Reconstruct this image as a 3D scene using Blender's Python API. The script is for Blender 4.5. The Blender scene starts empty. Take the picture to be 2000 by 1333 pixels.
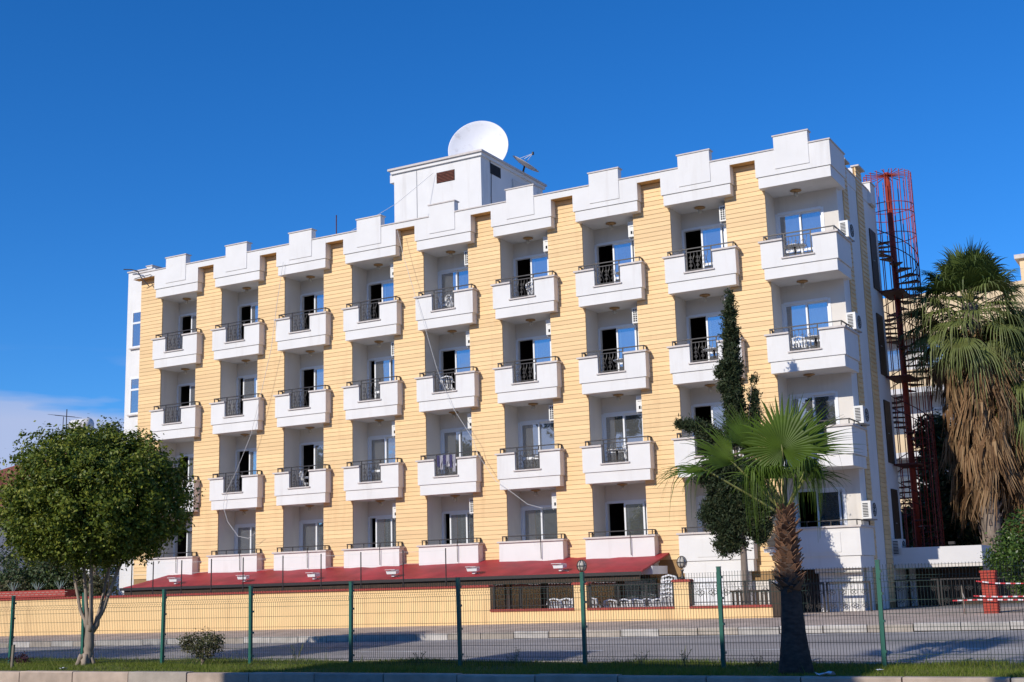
import bpy, math, random
import numpy as np
from mathutils import Vector, Matrix

random.seed(7)
RNG = np.random.default_rng(7)
SC = bpy.context.scene
COL = SC.collection
R = math.radians

# ------------------------------------------------------------------ camera
cam_data = bpy.data.cameras.new('camera')
cam = bpy.data.objects.new('camera', cam_data)
COL.objects.link(cam)
cam_data.sensor_width = 36.0
cam_data.lens = 2470.57 / 2000.0 * 36.0
cam_data.clip_start = 0.1
cam_data.clip_end = 6000.0
YAW, PITCH, ROLL = -0.508911, 0.191115, -0.027936
cy_, sy_, cp_, sp_ = math.cos(YAW), math.sin(YAW), math.cos(PITCH), math.sin(PITCH)
fwd = Vector((sy_ * cp_, cy_ * cp_, sp_))
rgt = Vector((cy_, -sy_, 0.0))
upv = rgt.cross(fwd)
cr_, sr_ = math.cos(ROLL), math.sin(ROLL)
r2 = cr_ * rgt + sr_ * upv
u2 = -sr_ * rgt + cr_ * upv
cam.matrix_world = Matrix(((r2.x, u2.x, -fwd.x, 24.2086), (r2.y, u2.y, -fwd.y, -36.5509),
                           (r2.z, u2.z, -fwd.z, 1.55), (0, 0, 0, 1)))
SC.camera = cam

# ------------------------------------------------------------------ sun and sky
SUN_DIR = Vector((0.27, 1.0, -0.585)).normalized()       # the way the light travels
SUN_EL = math.asin(-SUN_DIR.z)
SUN_AZ = math.atan2(-SUN_DIR.x, -SUN_DIR.y)              # compass bearing of the sun, clockwise from +Y
sun_data = bpy.data.lights.new('sun', 'SUN')
sun_data.energy = 3.95
sun_data.angle = R(0.5)
sun_data.color = (1.0, 0.935, 0.835)
sun = bpy.data.objects.new('sun', sun_data)
COL.objects.link(sun)
sun.rotation_euler = SUN_DIR.to_track_quat('-Z', 'Y').to_euler()
sun.location = (0, -40, 40)

world = bpy.data.worlds.new('World')
SC.world = world
world.use_nodes = True
wn, wl = world.node_tree.nodes, world.node_tree.links
wn.clear()
w_out = wn.new('ShaderNodeOutputWorld')
w_bg = wn.new('ShaderNodeBackground')
w_bg.inputs['Strength'].default_value = 0.106
w_sky = wn.new('ShaderNodeTexSky')
w_sky.sky_type = 'NISHITA'
w_sky.sun_disc = False
w_sky.sun_elevation = SUN_EL
w_sky.sun_rotation = SUN_AZ
w_sky.altitude = 0
w_sky.air_density = 1.0
w_sky.dust_density = 0.05
w_sky.ozone_density = 4.0
w_hsv = wn.new('ShaderNodeHueSaturation')
w_hsv.inputs['Saturation'].default_value = 1.1
w_tint = wn.new('ShaderNodeMixRGB')
w_tint.blend_type = 'MULTIPLY'
w_tint.inputs['Fac'].default_value = 1.0
w_tint.inputs['Color2'].default_value = (0.59, 0.92, 1.38, 1)     # the deep blue of dry winter air
wl.new(w_sky.outputs[0], w_tint.inputs['Color1'])
wl.new(w_tint.outputs[0], w_hsv.inputs['Color'])
# thin low clouds all round the horizon
w_tc = wn.new('ShaderNodeTexCoord')
w_map = wn.new('ShaderNodeMapping')
w_map.inputs['Scale'].default_value = (2.2, 2.2, 13.0)
w_map.inputs['Location'].default_value = (0.2, 3.1, 1.2)
w_noise = wn.new('ShaderNodeTexNoise')
w_noise.inputs['Scale'].default_value = 1.6
w_noise.inputs['Detail'].default_value = 5.0
w_noise.inputs['Roughness'].default_value = 0.48
w_ramp = wn.new('ShaderNodeValToRGB')
w_ramp.color_ramp.elements[0].position = 0.42
w_ramp.color_ramp.elements[1].position = 0.50
w_sep = wn.new('ShaderNodeSeparateXYZ')
w_band = wn.new('ShaderNodeMapRange')
w_band.inputs['From Min'].default_value = 0.13
w_band.inputs['From Max'].default_value = 0.185
w_band.inputs['To Min'].default_value = 0.95
w_band.inputs['To Max'].default_value = 0.0
w_mul = wn.new('ShaderNodeMath')
w_mul.operation = 'MULTIPLY'
w_mix = wn.new('ShaderNodeMixRGB')
w_mix.inputs['Color2'].default_value = (4.2, 5.0, 7.4, 1)
wl.new(w_tc.outputs['Generated'], w_map.inputs[0])
wl.new(w_map.outputs[0], w_noise.inputs['Vector'])
wl.new(w_noise.outputs['Fac'], w_ramp.inputs[0])
wl.new(w_tc.outputs['Generated'], w_sep.inputs[0])
wl.new(w_sep.outputs['Z'], w_band.inputs['Value'])
wl.new(w_ramp.outputs[0], w_mul.inputs[0])
wl.new(w_band.outputs[0], w_mul.inputs[1])
wl.new(w_mul.outputs[0], w_mix.inputs['Fac'])
wl.new(w_hsv.outputs[0], w_mix.inputs['Color1'])
wl.new(w_mix.outputs[0], w_bg.inputs['Color'])
wl.new(w_bg.outputs[0], w_out.inputs['Surface'])

SC.view_settings.view_transform = 'Standard'
SC.view_settings.look = 'None'
SC.view_settings.exposure = 0.0
SC.view_settings.gamma = 1.0
SC.view_settings.use_curve_mapping = False
SC.render.engine = 'CYCLES'


# ------------------------------------------------------------------ materials
def mat(name, base, rough=0.7, var=0.12, scale=6.0, bump=0.0, bscale=60.0, spec=0.3, metal=0.0,
        trans=0.0, hue=0.0, stain=None, coords='Object', stretch=(1, 1, 1), piece=0.0):
    """Principled material with noise-driven colour variation, optional streak stain and bump."""
    m = bpy.data.materials.new(name)
    m.use_nodes = True
    n, l = m.node_tree.nodes, m.node_tree.links
    b = n['Principled BSDF']
    b.inputs['Roughness'].default_value = rough
    b.inputs['Specular IOR Level'].default_value = spec
    b.inputs['Metallic'].default_value = metal
    tc = n.new('ShaderNodeTexCoord')
    mp = n.new('ShaderNodeMapping')
    mp.inputs['Scale'].default_value = stretch
    src = tc.outputs[coords] if coords != 'World' else n.new('ShaderNodeNewGeometry').outputs['Position']
    l.new(src, mp.inputs[0])
    nz = n.new('ShaderNodeTexNoise')
    nz.inputs['Scale'].default_value = scale
    nz.inputs['Detail'].default_value = 4.0
    l.new(mp.outputs[0], nz.inputs['Vector'])
    rp = n.new('ShaderNodeValToRGB')
    rp.color_ramp.elements[0].position = 0.3
    rp.color_ramp.elements[1].position = 0.7
    lo = [max(0.0, c * (1 - var)) for c in base]
    hi = [min(1.0, c * (1 + var)) for c in base]
    if hue:
        lo[0] *= 1 + hue
        hi[0] *= 1 - hue * 0.6
    rp.color_ramp.elements[0].color = (*lo, 1)
    rp.color_ramp.elements[1].color = (*hi, 1)
    l.new(nz.outputs['Fac'], rp.inputs[0])
    col = rp.outputs[0]
    if stain:
        scol, samt, sscale = stain
        mp2 = n.new('ShaderNodeMapping')
        mp2.inputs['Scale'].default_value = (sscale, sscale, sscale * 0.12)
        l.new(src, mp2.inputs[0])
        n2 = n.new('ShaderNodeTexNoise')
        n2.inputs['Scale'].default_value = 1.0
        n2.inputs['Detail'].default_value = 5.0
        n2.inputs['Roughness'].default_value = 0.65
        l.new(mp2.outputs[0], n2.inputs['Vector'])
        r2_ = n.new('ShaderNodeValToRGB')
        r2_.color_ramp.elements[0].position = 0.55
        r2_.color_ramp.elements[0].color = (0, 0, 0, 1)
        r2_.color_ramp.elements[1].position = 0.78
        r2_.color_ramp.elements[1].color = (samt, samt, samt, 1)
        l.new(n2.outputs['Fac'], r2_.inputs[0])
        mx = n.new('ShaderNodeMixRGB')
        mx.inputs['Color2'].default_value = (*scol, 1)
        l.new(r2_.outputs[0], mx.inputs['Fac'])
        l.new(col, mx.inputs['Color1'])
        col = mx.outputs[0]
    if piece:
        # every board / stone gets a slightly different tone
        oi = n.new('ShaderNodeObjectInfo')
        gi = n.new('ShaderNodeNewGeometry')
        ad = n.new('ShaderNodeMath')
        ad.operation = 'ADD'
        l.new(oi.outputs['Random'], ad.inputs[0])
        l.new(gi.outputs['Random Per Island'], ad.inputs[1])
        fr_ = n.new('ShaderNodeMath')
        fr_.operation = 'FRACT'
        l.new(ad.outputs[0], fr_.inputs[0])
        mr = n.new('ShaderNodeMapRange')
        mr.inputs['To Min'].default_value = 1 - piece
        mr.inputs['To Max'].default_value = 1 + piece * 0.5
        l.new(fr_.outputs[0], mr.inputs['Value'])
        hv = n.new('ShaderNodeHueSaturation')
        l.new(mr.outputs[0], hv.inputs['Value'])
        l.new(col, hv.inputs['Color'])
        col = hv.outputs[0]
    l.new(col, b.inputs['Base Color'])
    if bump:
        nb = n.new('ShaderNodeTexNoise')
        nb.inputs['Scale'].default_value = bscale
        nb.inputs['Detail'].default_value = 3.0
        l.new(mp.outputs[0], nb.inputs['Vector'])
        bp = n.new('ShaderNodeBump')
        bp.inputs['Strength'].default_value = bump
        bp.inputs['Distance'].default_value = 0.01
        l.new(nb.outputs['Fac'], bp.inputs['Height'])
        l.new(bp.outputs[0], b.inputs['Normal'])
    if trans:
        tr = n.new('ShaderNodeBsdfTranslucent')
        l.new(col, tr.inputs['Color'])
        ms = n.new('ShaderNodeMixShader')
        ms.inputs[0].default_value = trans
        l.new(b.outputs[0], ms.inputs[1])
        l.new(tr.outputs[0], ms.inputs[2])
        l.new(ms.outputs[0], n['Material Output'].inputs['Surface'])
    return m


def leaf_mat(name, cols, rough=0.45, trans=0.25, spec=0.4):
    """Foliage: the colour changes from leaf to leaf (random per island)."""
    m = bpy.data.materials.new(name)
    m.use_nodes = True
    n, l = m.node_tree.nodes, m.node_tree.links
    b = n['Principled BSDF']
    b.inputs['Roughness'].default_value = rough
    b.inputs['Specular IOR Level'].default_value = spec
    g = n.new('ShaderNodeNewGeometry')
    rp = n.new('ShaderNodeValToRGB')
    while len(rp.color_ramp.elements) < len(cols):
        rp.color_ramp.elements.new(0.5)
    for i, c in enumerate(cols):
        rp.color_ramp.elements[i].position = i / (len(cols) - 1)
        rp.color_ramp.elements[i].color = (*c, 1)
    l.new(g.outputs['Random Per Island'], rp.inputs[0])
    l.new(rp.outputs[0], b.inputs['Base Color'])
    tr = n.new('ShaderNodeBsdfTranslucent')
    l.new(rp.outputs[0], tr.inputs['Color'])
    ms = n.new('ShaderNodeMixShader')
    ms.inputs[0].default_value = trans
    l.new(b.outputs[0], ms.inputs[1])
    l.new(tr.outputs[0], ms.inputs[2])
    l.new(ms.outputs[0], n['Material Output'].inputs['Surface'])
    return m


def glass_mat(name, refl=0.3, tint=(0.55, 0.6, 0.62)):
    m = bpy.data.materials.new(name)
    m.use_nodes = True
    n, l = m.node_tree.nodes, m.node_tree.links
    n.remove(n['Principled BSDF'])
    gl = n.new('ShaderNodeBsdfGlossy')
    gl.inputs['Roughness'].default_value = 0.015
    gl.inputs['Color'].default_value = (0.92, 0.95, 1, 1)
    gp = n.new('ShaderNodeNewGeometry')
    nz = n.new('ShaderNodeTexNoise')
    l.new(gp.outputs['Position'], nz.inputs['Vector'])
    nz.inputs['Scale'].default_value = 1.3
    bp = n.new('ShaderNodeBump')
    bp.inputs['Strength'].default_value = 0.22
    bp.inputs['Distance'].default_value = 0.02
    l.new(nz.outputs['Fac'], bp.inputs['Height'])
    l.new(bp.outputs[0], gl.inputs['Normal'])
    tr = n.new('ShaderNodeBsdfTransparent')
    tr.inputs['Color'].default_value = (*tint, 1)
    lw = n.new('ShaderNodeLayerWeight')
    lw.inputs['Blend'].default_value = 0.35
    ma = n.new('ShaderNodeMath')
    ma.operation = 'MULTIPLY_ADD'
    ma.inputs[1].default_value = 0.6
    ma.inputs[2].default_value = refl
    ma.use_clamp = True
    l.new(lw.outputs['Fresnel'], ma.inputs[0])
    ms = n.new('ShaderNodeMixShader')
    l.new(ma.outputs[0], ms.inputs[0])
    l.new(tr.outputs[0], ms.inputs[1])
    l.new(gl.outputs[0], ms.inputs[2])
    df = n.new('ShaderNodeBsdfDiffuse')                      # white layer mixed in to brighten the panes
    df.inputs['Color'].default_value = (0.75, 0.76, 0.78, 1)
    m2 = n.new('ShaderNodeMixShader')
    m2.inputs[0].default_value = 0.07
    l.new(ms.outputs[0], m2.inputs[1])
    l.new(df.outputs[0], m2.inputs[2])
    l.new(m2.outputs[0], n['Material Output'].inputs['Surface'])
    return m


M = {}
M['white'] = mat('white_stucco', (0.77, 0.75, 0.715), 0.85, 0.035, 1.3, 0.25, 90, 0.2,
                 stain=((0.42, 0.36, 0.30), 0.24, 2.6), coords='World')
M['cream'] = mat('bounce_warmed_stucco', (0.72, 0.67, 0.60), 0.85, 0.04, 1.1, 0.2, 90, 0.2, stain=((0.45, 0.40, 0.34), 0.35, 2.0), coords='World')  # warmer than the white walls: warm bounce light put into the colour
M['siding'] = mat('yellow_siding', (0.86, 0.59, 0.295), 0.6, 0.05, 2.0, 0.12, 40, 0.3, stretch=(0.6, 1, 6), coords='World', piece=0.10, stain=((0.62, 0.37, 0.17), 0.40, 2.2))
M['backing'] = mat('siding_backing', (0.34, 0.21, 0.095), 0.8, 0.1)
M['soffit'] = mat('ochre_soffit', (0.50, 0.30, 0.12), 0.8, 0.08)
M['cap'] = mat('stone_cap', (0.62, 0.56, 0.51), 0.7, 0.08, 8, 0.1)
M['iron'] = mat('dark_iron', (0.030, 0.024, 0.022), 0.45, 0.3, 30, spec=0.5)
M['pvc'] = mat('white_pvc', (0.80, 0.81, 0.82), 0.35, 0.02, spec=0.5)
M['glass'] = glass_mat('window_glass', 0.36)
M['room'] = mat('dim_room', (0.060, 0.045, 0.036), 0.9, 0.25, 1.5)  # near-black walls put the rooms' shade into the colour
M['curtain'] = mat('curtain_cloth', (0.52, 0.45, 0.33), 0.9, 0.15, 12, stretch=(1, 1, 0.1))
M['curtain_green'] = mat('curtain_cloth_green', (0.42, 0.42, 0.30), 0.9, 0.2, 12, stretch=(1, 1, 0.1))
M['brass'] = mat('aged_brass', (0.42, 0.24, 0.09), 0.45, 0.15, 20, spec=0.5)
M['frosted'] = mat('frosted_lamp_glass', (0.50, 0.46, 0.38), 0.3, 0.08, spec=0.6)
M['ac'] = mat('ac_casing', (0.74, 0.73, 0.69), 0.45, 0.04, spec=0.4)
M['dark'] = mat('dark_void', (0.018, 0.018, 0.02), 0.8, 0.2)
M['red_roof'] = mat('red_sheet_roof', (0.33, 0.026, 0.034), 0.6, 0.30, 1.2, 0.35, 9, 0.35,
                    stain=((0.20, 0.022, 0.022), 0.8, 1.2))
M['tile'] = mat('red_coping', (0.34, 0.055, 0.040), 0.6, 0.22, 9, 0.2, 40)
M['wall_yellow'] = mat('yellow_wall_paint', (0.86, 0.60, 0.30), 0.85, 0.05, 1.2, 0.3, 60, 0.2,
                       stain=((0.45, 0.29, 0.15), 0.6, 1.1), coords='World')
M['asphalt'] = mat('asphalt', (0.31, 0.285, 0.265), 0.8, 0.24, 0.9, 0.4, 120, 0.3, stretch=(0.16, 1, 1), stain=((0.13, 0.12, 0.12), 0.6, 0.55))
M['paving'] = mat('pavement', (0.46, 0.365, 0.29), 0.9, 0.22, 1.4, 0.3, 50, stain=((0.22, 0.18, 0.15), 0.6, 1.3))
M['kerb'] = mat('kerb_concrete', (0.40, 0.345, 0.285), 0.85, 0.18, 3.5, 0.3, 60, piece=0.2, coords='World')
M['kerb_light'] = mat('kerb_concrete_pale', (0.47, 0.435, 0.39), 0.85, 0.18, 3.5, 0.3, 60, piece=0.2, coords='World')
M['kerb_near'] = mat('kerb_concrete_rosy', (0.46, 0.36, 0.28), 0.85, 0.18, 3.5, 0.3, 60, piece=0.15, coords='World')
M['soil'] = mat('soil', (0.10, 0.115, 0.035), 0.95, 0.35, 2.0, 0.5, 25)
M['earth'] = mat('earth', (0.17, 0.15, 0.11), 0.95, 0.25, 0.3)
M['terrace'] = mat('terrace_paving', (0.24, 0.22, 0.20), 0.9, 0.15, 2)
M['paint'] = mat('road_paint', (0.50, 0.49, 0.47), 0.7, 0.4, 5, stretch=(0.4, 1, 1))
M['green_metal'] = mat('green_powder_coat', (0.016, 0.115, 0.080), 0.4, 0.12, 4, spec=0.5)
M['green_wire'] = mat('green_wire', (0.010, 0.035, 0.026), 0.5, 0.2, 4, spec=0.4)
M['red_metal'] = mat('red_oxide_paint', (0.33, 0.042, 0.020), 0.55, 0.2, 6, spec=0.4)
M['rust_metal'] = mat('dark_red_oxide_paint', (0.085, 0.018, 0.012), 0.6, 0.3, 6, spec=0.35)
M['dish'] = mat('dish_white', (0.78, 0.78, 0.80), 0.5, 0.03, 2.5, spec=0.3, stain=((0.38, 0.35, 0.33), 0.6, 2.6))
M['grey_metal'] = mat('grey_metal', (0.36, 0.36, 0.37), 0.5, 0.1, spec=0.5)
M['louvre'] = mat('rusty_louvre', (0.16, 0.055, 0.035), 0.7, 0.3, 10)
M['cable'] = mat('pale_cable', (0.62, 0.62, 0.60), 0.6, 0.05)
M['lamp_white'] = mat('floodlight_white', (0.80, 0.80, 0.80), 0.4, 0.03)
M['brick'] = mat('red_brick', (0.40, 0.060, 0.038), 0.8, 0.2, 9, 0.2, 40)
M['mortar'] = mat('mortar', (0.24, 0.10, 0.075), 0.9, 0.1)
M['tape'] = mat('white_tape', (0.78, 0.74, 0.74), 0.5, 0.05)
M['tape_red'] = mat('red_tape', (0.55, 0.04, 0.05), 0.5, 0.05)
M['plastic'] = mat('white_plastic', (0.80, 0.80, 0.80), 0.4, 0.03)
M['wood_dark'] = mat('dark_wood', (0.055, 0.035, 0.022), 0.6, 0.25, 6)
M['wood_grey'] = mat('weathered_wood', (0.20, 0.17, 0.13), 0.85, 0.2, 8)
M['bark'] = mat('pale_bark', (0.31, 0.25, 0.195), 0.9, 0.3, 5, 0.7, 22, stretch=(1, 1, 0.35))
M['bark_dark'] = mat('grey_bark', (0.24, 0.19, 0.15), 0.95, 0.3, 6, 0.7, 30, stretch=(1, 1, 0.3))
M['palm_bark'] = mat('palm_bark', (0.075, 0.052, 0.040), 0.95, 0.35, 7, 0.8, 25, stretch=(1, 1, 2.5))
M['boot'] = mat('palm_boot', (0.22, 0.115, 0.065), 0.9, 0.4, 5, 0.4, 30)
M['boot_grey'] = mat('palm_boot_grey', (0.30, 0.22, 0.17), 0.9, 0.35, 5, 0.4, 30)
M['palm'] = mat('palm_leaf', (0.075, 0.125, 0.012), 0.5, 0.3, 3, spec=0.25, trans=0.22)
M['palm_old'] = mat('palm_leaf_olive', (0.14, 0.165, 0.045), 0.5, 0.3, 2.5, spec=0.4, trans=0.2, hue=0.1)
M['palm_green'] = mat('palm_leaf_green', (0.095, 0.135, 0.028), 0.5, 0.3, 2.5, spec=0.4, trans=0.25)
M['petiole'] = mat('palm_petiole', (0.20, 0.20, 0.06), 0.45, 0.25, 6)
M['dead'] = leaf_mat('dead_palm_leaf', [(0.12, 0.065, 0.03), (0.26, 0.15, 0.075), (0.36, 0.24, 0.13), (0.20, 0.11, 0.055)], 0.8, 0.1, 0.1)
M['ficus'] = leaf_mat('ficus_leaf', [(0.048, 0.082, 0.010), (0.100, 0.145, 0.016), (0.180, 0.220, 0.024), (0.27, 0.28, 0.038)], 0.5, 0.25, 0.3)
M['cypress'] = leaf_mat('cypress_leaf', [(0.014, 0.028, 0.012), (0.026, 0.044, 0.018), (0.044, 0.064, 0.025), (0.07, 0.072, 0.030)], 0.6, 0.15, 0.25)
M['hedge'] = leaf_mat('hedge_leaf', [(0.022, 0.045, 0.014), (0.048, 0.080, 0.024), (0.085, 0.115, 0.035), (0.11, 0.09, 0.045)], 0.5, 0.2, 0.3)
M['laurel'] = leaf_mat('laurel_leaf', [(0.028, 0.065, 0.010), (0.060, 0.115, 0.016), (0.10, 0.16, 0.024)], 0.4, 0.2, 0.45)
M['olive'] = leaf_mat('shrub_leaf', [(0.055, 0.070, 0.030), (0.105, 0.115, 0.048), (0.15, 0.115, 0.055), (0.09, 0.11, 0.04)], 0.55, 0.2, 0.3)
M['purple'] = leaf_mat('purple_leaf', [(0.09, 0.03, 0.04), (0.05, 0.02, 0.025)], 0.5, 0.2, 0.3)
M['grass'] = leaf_mat('grass_blade', [(0.10, 0.155, 0.018), (0.16, 0.22, 0.026), (0.21, 0.25, 0.045), (0.24, 0.23, 0.08)], 0.6, 0.35, 0.15)
M['agave'] = mat('agave_leaf', (0.22, 0.30, 0.26), 0.5, 0.2)
M['concrete'] = mat('far_concrete', (0.50, 0.47, 0.43), 0.9, 0.08, 1)
M['far_white'] = mat('far_white', (0.70, 0.68, 0.66), 0.85, 0.05, 1)
M['far_cream'] = mat('far_cream', (0.76, 0.58, 0.36), 0.85, 0.06, 1)
M['roof_tile'] = mat('roof_tile', (0.30, 0.10, 0.065), 0.75, 0.25, 5)
M['hill'] = mat('hill_scrub', (0.055, 0.060, 0.040), 0.95, 0.3, 0.02)
M['blue'] = mat('blue_canvas', (0.05, 0.25, 0.55), 0.6, 0.1)
M['cloth_a'] = mat('laundry_navy', (0.06, 0.055, 0.13), 0.9, 0.5, 9)
M['cloth_b'] = mat('laundry_grey', (0.34, 0.33, 0.36), 0.9, 0.3, 9)
M['litter'] = mat('litter_paper', (0.72, 0.74, 0.78), 0.7, 0.1)


# ------------------------------------------------------------------ mesh helpers
class MB:
    def __init__(self):
        self.v, self.f = [], []

    def box(self, x0, x1, y0, y1, z0, z1):
        b = len(self.v)
        self.v += [(x0, y0, z0), (x1, y0, z0), (x1, y1, z0), (x0, y1, z0),
                   (x0, y0, z1), (x1, y0, z1), (x1, y1, z1), (x0, y1, z1)]
        for q in ((0, 3, 2, 1), (4, 5, 6, 7), (0, 1, 5, 4), (1, 2, 6, 5), (2, 3, 7, 6), (3, 0, 4, 7)):
            self.f.append(tuple(b + i for i in q))
        return self

    def hexa(self, p):
        """eight corners: bottom ring of four, then top ring of four"""
        b = len(self.v)
        self.v += [tuple(q) for q in p]
        for q in ((0, 3, 2, 1), (4, 5, 6, 7), (0, 1, 5, 4), (1, 2, 6, 5), (2, 3, 7, 6), (3, 0, 4, 7)):
            self.f.append(tuple(b + i for i in q))
        return self

    def quad(self, a, b_, c, d):
        b = len(self.v)
        self.v += [tuple(a), tuple(b_), tuple(c), tuple(d)]
        self.f.append((b, b + 1, b + 2, b + 3))
        return self

    def tri(self, a, b_, c):
        b = len(self.v)
        self.v += [tuple(a), tuple(b_), tuple(c)]
        self.f.append((b, b + 1, b + 2))
        return self

    def tube(self, path, r, n=6, closed=False):
        P = [Vector(p) for p in path]
        m = len(P)
        rs = r if isinstance(r, (list, tuple)) else [r] * m
        b = len(self.v)
        prev = None
        for i in range(m):
            if closed:
                t = (P[(i + 1) % m] - P[i - 1])
            else:
                t = P[min(i + 1, m - 1)] - P[max(i - 1, 0)]
            if t.length < 1e-9:
                t = Vector((0, 0, 1))
            t.normalize()
            if prev is None:
                a = Vector((0, 0, 1)) if abs(t.z) < 0.9 else Vector((1, 0, 0))
                s = t.cross(a).normalized()
            else:
                s = (prev - t * prev.dot(t))
                if s.length < 1e-6:
                    s = t.orthogonal()
                s.normalize()
            prev = s
            q = t.cross(s)
            for k in range(n):
                an = 2 * math.pi * (k + 0.5) / n
                self.v.append(tuple(P[i] + (s * math.cos(an) + q * math.sin(an)) * rs[i]))
        last = m if closed else m - 1
        for i in range(last):
            j = (i + 1) % m
            for k in range(n):
                self.f.append((b + i * n + k, b + i * n + (k + 1) % n, b + j * n + (k + 1) % n, b + j * n + k))
        if not closed:
            self.f.append(tuple(b + k for k in reversed(range(n))))
            self.f.append(tuple(b + (m - 1) * n + k for k in range(n)))
        return self

    def lathe(self, prof, n=16, c=(0, 0, 0), caps=True):
        b = len(self.v)
        for (r, z) in prof:
            for k in range(n):
                a = 2 * math.pi * k / n
                self.v.append((c[0] + r * math.cos(a), c[1] + r * math.sin(a), c[2] + z))
        for i in range(len(prof) - 1):
            for k in range(n):
                self.f.append((b + i * n + k, b + i * n + (k + 1) % n, b + (i + 1) * n + (k + 1) % n, b + (i + 1) * n + k))
        if caps:
            self.f.append(tuple(b + k for k in reversed(range(n))))
            self.f.append(tuple(b + (len(prof) - 1) * n + k for k in range(n)))
        return self

    def grid(self, xs, ys, zf):
        b = len(self.v)
        for y in ys:
            for x in xs:
                self.v.append((x, y, zf(x, y)))
        w = len(xs)
        for j in range(len(ys) - 1):
            for i in range(w - 1):
                self.f.append((b + j * w + i, b + j * w + i + 1, b + (j + 1) * w + i + 1, b + (j + 1) * w + i))
        return self

    def mesh(self, name, m, smooth=False):
        me = bpy.data.meshes.new(name)
        me.from_pydata(self.v, [], self.f)
        if m is not None:
            me.materials.append(m)
        if smooth:
            me.polygons.foreach_set('use_smooth', [True] * len(me.polygons))
        me.update()
        return me

    def obj(self, name, m, parent=None, loc=(0, 0, 0), smooth=False, rot=None):
        return place(self.mesh(name, m, smooth), name, parent, loc, rot)


def place(me, name, parent=None, loc=(0, 0, 0), rot=None):
    o = bpy.data.objects.new(name, me)
    COL.objects.link(o)
    o.location = loc
    if rot is not None:
        o.rotation_euler = rot
    if parent is not None:
        o.parent = parent
    return o


def thing(name, label, cat, loc=(0, 0, 0), rz=0.0, group=None):
    o = bpy.data.objects.new(name, None)
    COL.objects.link(o)
    o.empty_display_size = 0.3
    o.location = loc
    o.rotation_euler = (0, 0, rz)
    return tag(o, label, cat, group)


def tag(o, label, cat, group=None):
    o['label'] = label
    o['category'] = cat
    if group:
        o['group'] = group
    return o


def structure(o):
    o['kind'] = 'structure'
    return o


def stuff(o):
    o['kind'] = 'stuff'
    return o


def np_mesh(name, verts, nper, m):
    """mesh of many separate faces with nper corners each (verts already ordered)"""
    n = len(verts)
    nf = n // nper
    me = bpy.data.meshes.new(name)
    me.vertices.add(n)
    me.vertices.foreach_set('co', np.ascontiguousarray(verts, dtype=np.float32).ravel())
    me.loops.add(n)
    me.loops.foreach_set('vertex_index', np.arange(n, dtype=np.int32))
    me.polygons.add(nf)
    me.polygons.foreach_set('loop_start', np.arange(0, n, nper, dtype=np.int32))
    me.polygons.foreach_set('loop_total', np.full(nf, nper, dtype=np.int32))
    me.materials.append(m)
    me.update(calc_edges=True)
    me.validate()
    return me


def rand_dirs(n):
    d = RNG.normal(size=(n, 3))
    return d / np.linalg.norm(d, axis=1)[:, None]


def leaves(centres, size, aspect=0.55, outward=None, spray=False):
    """one diamond-shaped leaf on every centre"""
    n = len(centres)
    if outward is not None and not spray:
        nn_ = rand_dirs(n) * 0.75 + outward * 0.55
        nn_[:, 2] += 0.35
        a = np.cross(nn_, rand_dirs(n))
        a /= np.linalg.norm(a, axis=1)[:, None]
        b = np.cross(nn_, a)
    else:
        a = rand_dirs(n)
        if outward is not None:
            a = a * 0.9 + outward * 0.55
            a /= np.linalg.norm(a, axis=1)[:, None]
        b = np.cross(a, rand_dirs(n))
    b /= np.linalg.norm(b, axis=1)[:, None]
    s = size * RNG.uniform(0.5, 1.3, n)[:, None]
    out = np.empty((n, 4, 3))
    out[:, 0] = centres - a * s * 0.5
    out[:, 1] = centres + b * s * aspect * 0.5
    out[:, 2] = centres + a * s * 0.5
    out[:, 3] = centres - b * s * aspect * 0.5
    return out.reshape(-1, 3)


def blob_points(blobs, n, clump=0.16, shell=0.55, per=26):
    """clumped points spread through ellipsoids (cx,cy,cz,rx,ry,rz); returns points and outward directions"""
    bl = np.array(blobs, float)
    vol = bl[:, 3] * bl[:, 4] * bl[:, 5]
    wgt = vol ** (2 / 3)
    nc = max(4, n // per)
    pick = RNG.choice(len(bl), nc, p=wgt / wgt.sum())
    d = rand_dirs(nc)
    rr = shell + (1 - shell) * RNG.uniform(0, 1, nc) ** 0.6
    rr *= RNG.uniform(0.90, 1.06, nc)
    c = bl[pick, :3] + d * bl[pick, 3:6] * rr[:, None]
    idx = RNG.integers(0, nc, n)
    cs = clump * RNG.uniform(0.6, 1.4, nc)
    p = c[idx] + RNG.normal(size=(n, 3)) * cs[idx][:, None] * 0.5
    return p, d[idx]


W = 3.16673
H = 2.9


def X0(c):
    return (c - 5) * W


def ZR(r):
    return 4.684 + (3 - r) * H


ORD = ['', 'first', 'second', 'third', 'fourth', 'fifth', 'sixth', 'seventh', 'eighth', 'ninth']
FLOOR = ['', 'top floor', 'second floor down', 'third floor down', 'lowest floor']


def zp(x):
    return min(0.70, max(0.10, 0.24 + 0.011 * (x + 16)))


# ------------------------------------------------------------------ ground, road, verge
structure(MB().grid([-1500, -300, -60, 0, 60, 300, 1500], [-1500, -300, -60, 0, 60, 300, 1500],
                    lambda x, y: -0.65).obj('ground', M['earth']))
xs = [-70 + 2 * i for i in range(71)]


def road_z(x, y):
    t = min(1, max(0, (y + 14.2) / 6.2))
    return 0.0 + t * (zp(x) - 0.25)


structure(MB().grid(xs, [-14.3 + 0.63 * i for i in range(11)], road_z).obj('road', M['asphalt']))
def verge_y(x):
    return -19.12 + 0.045 * (x + 12)


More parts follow.
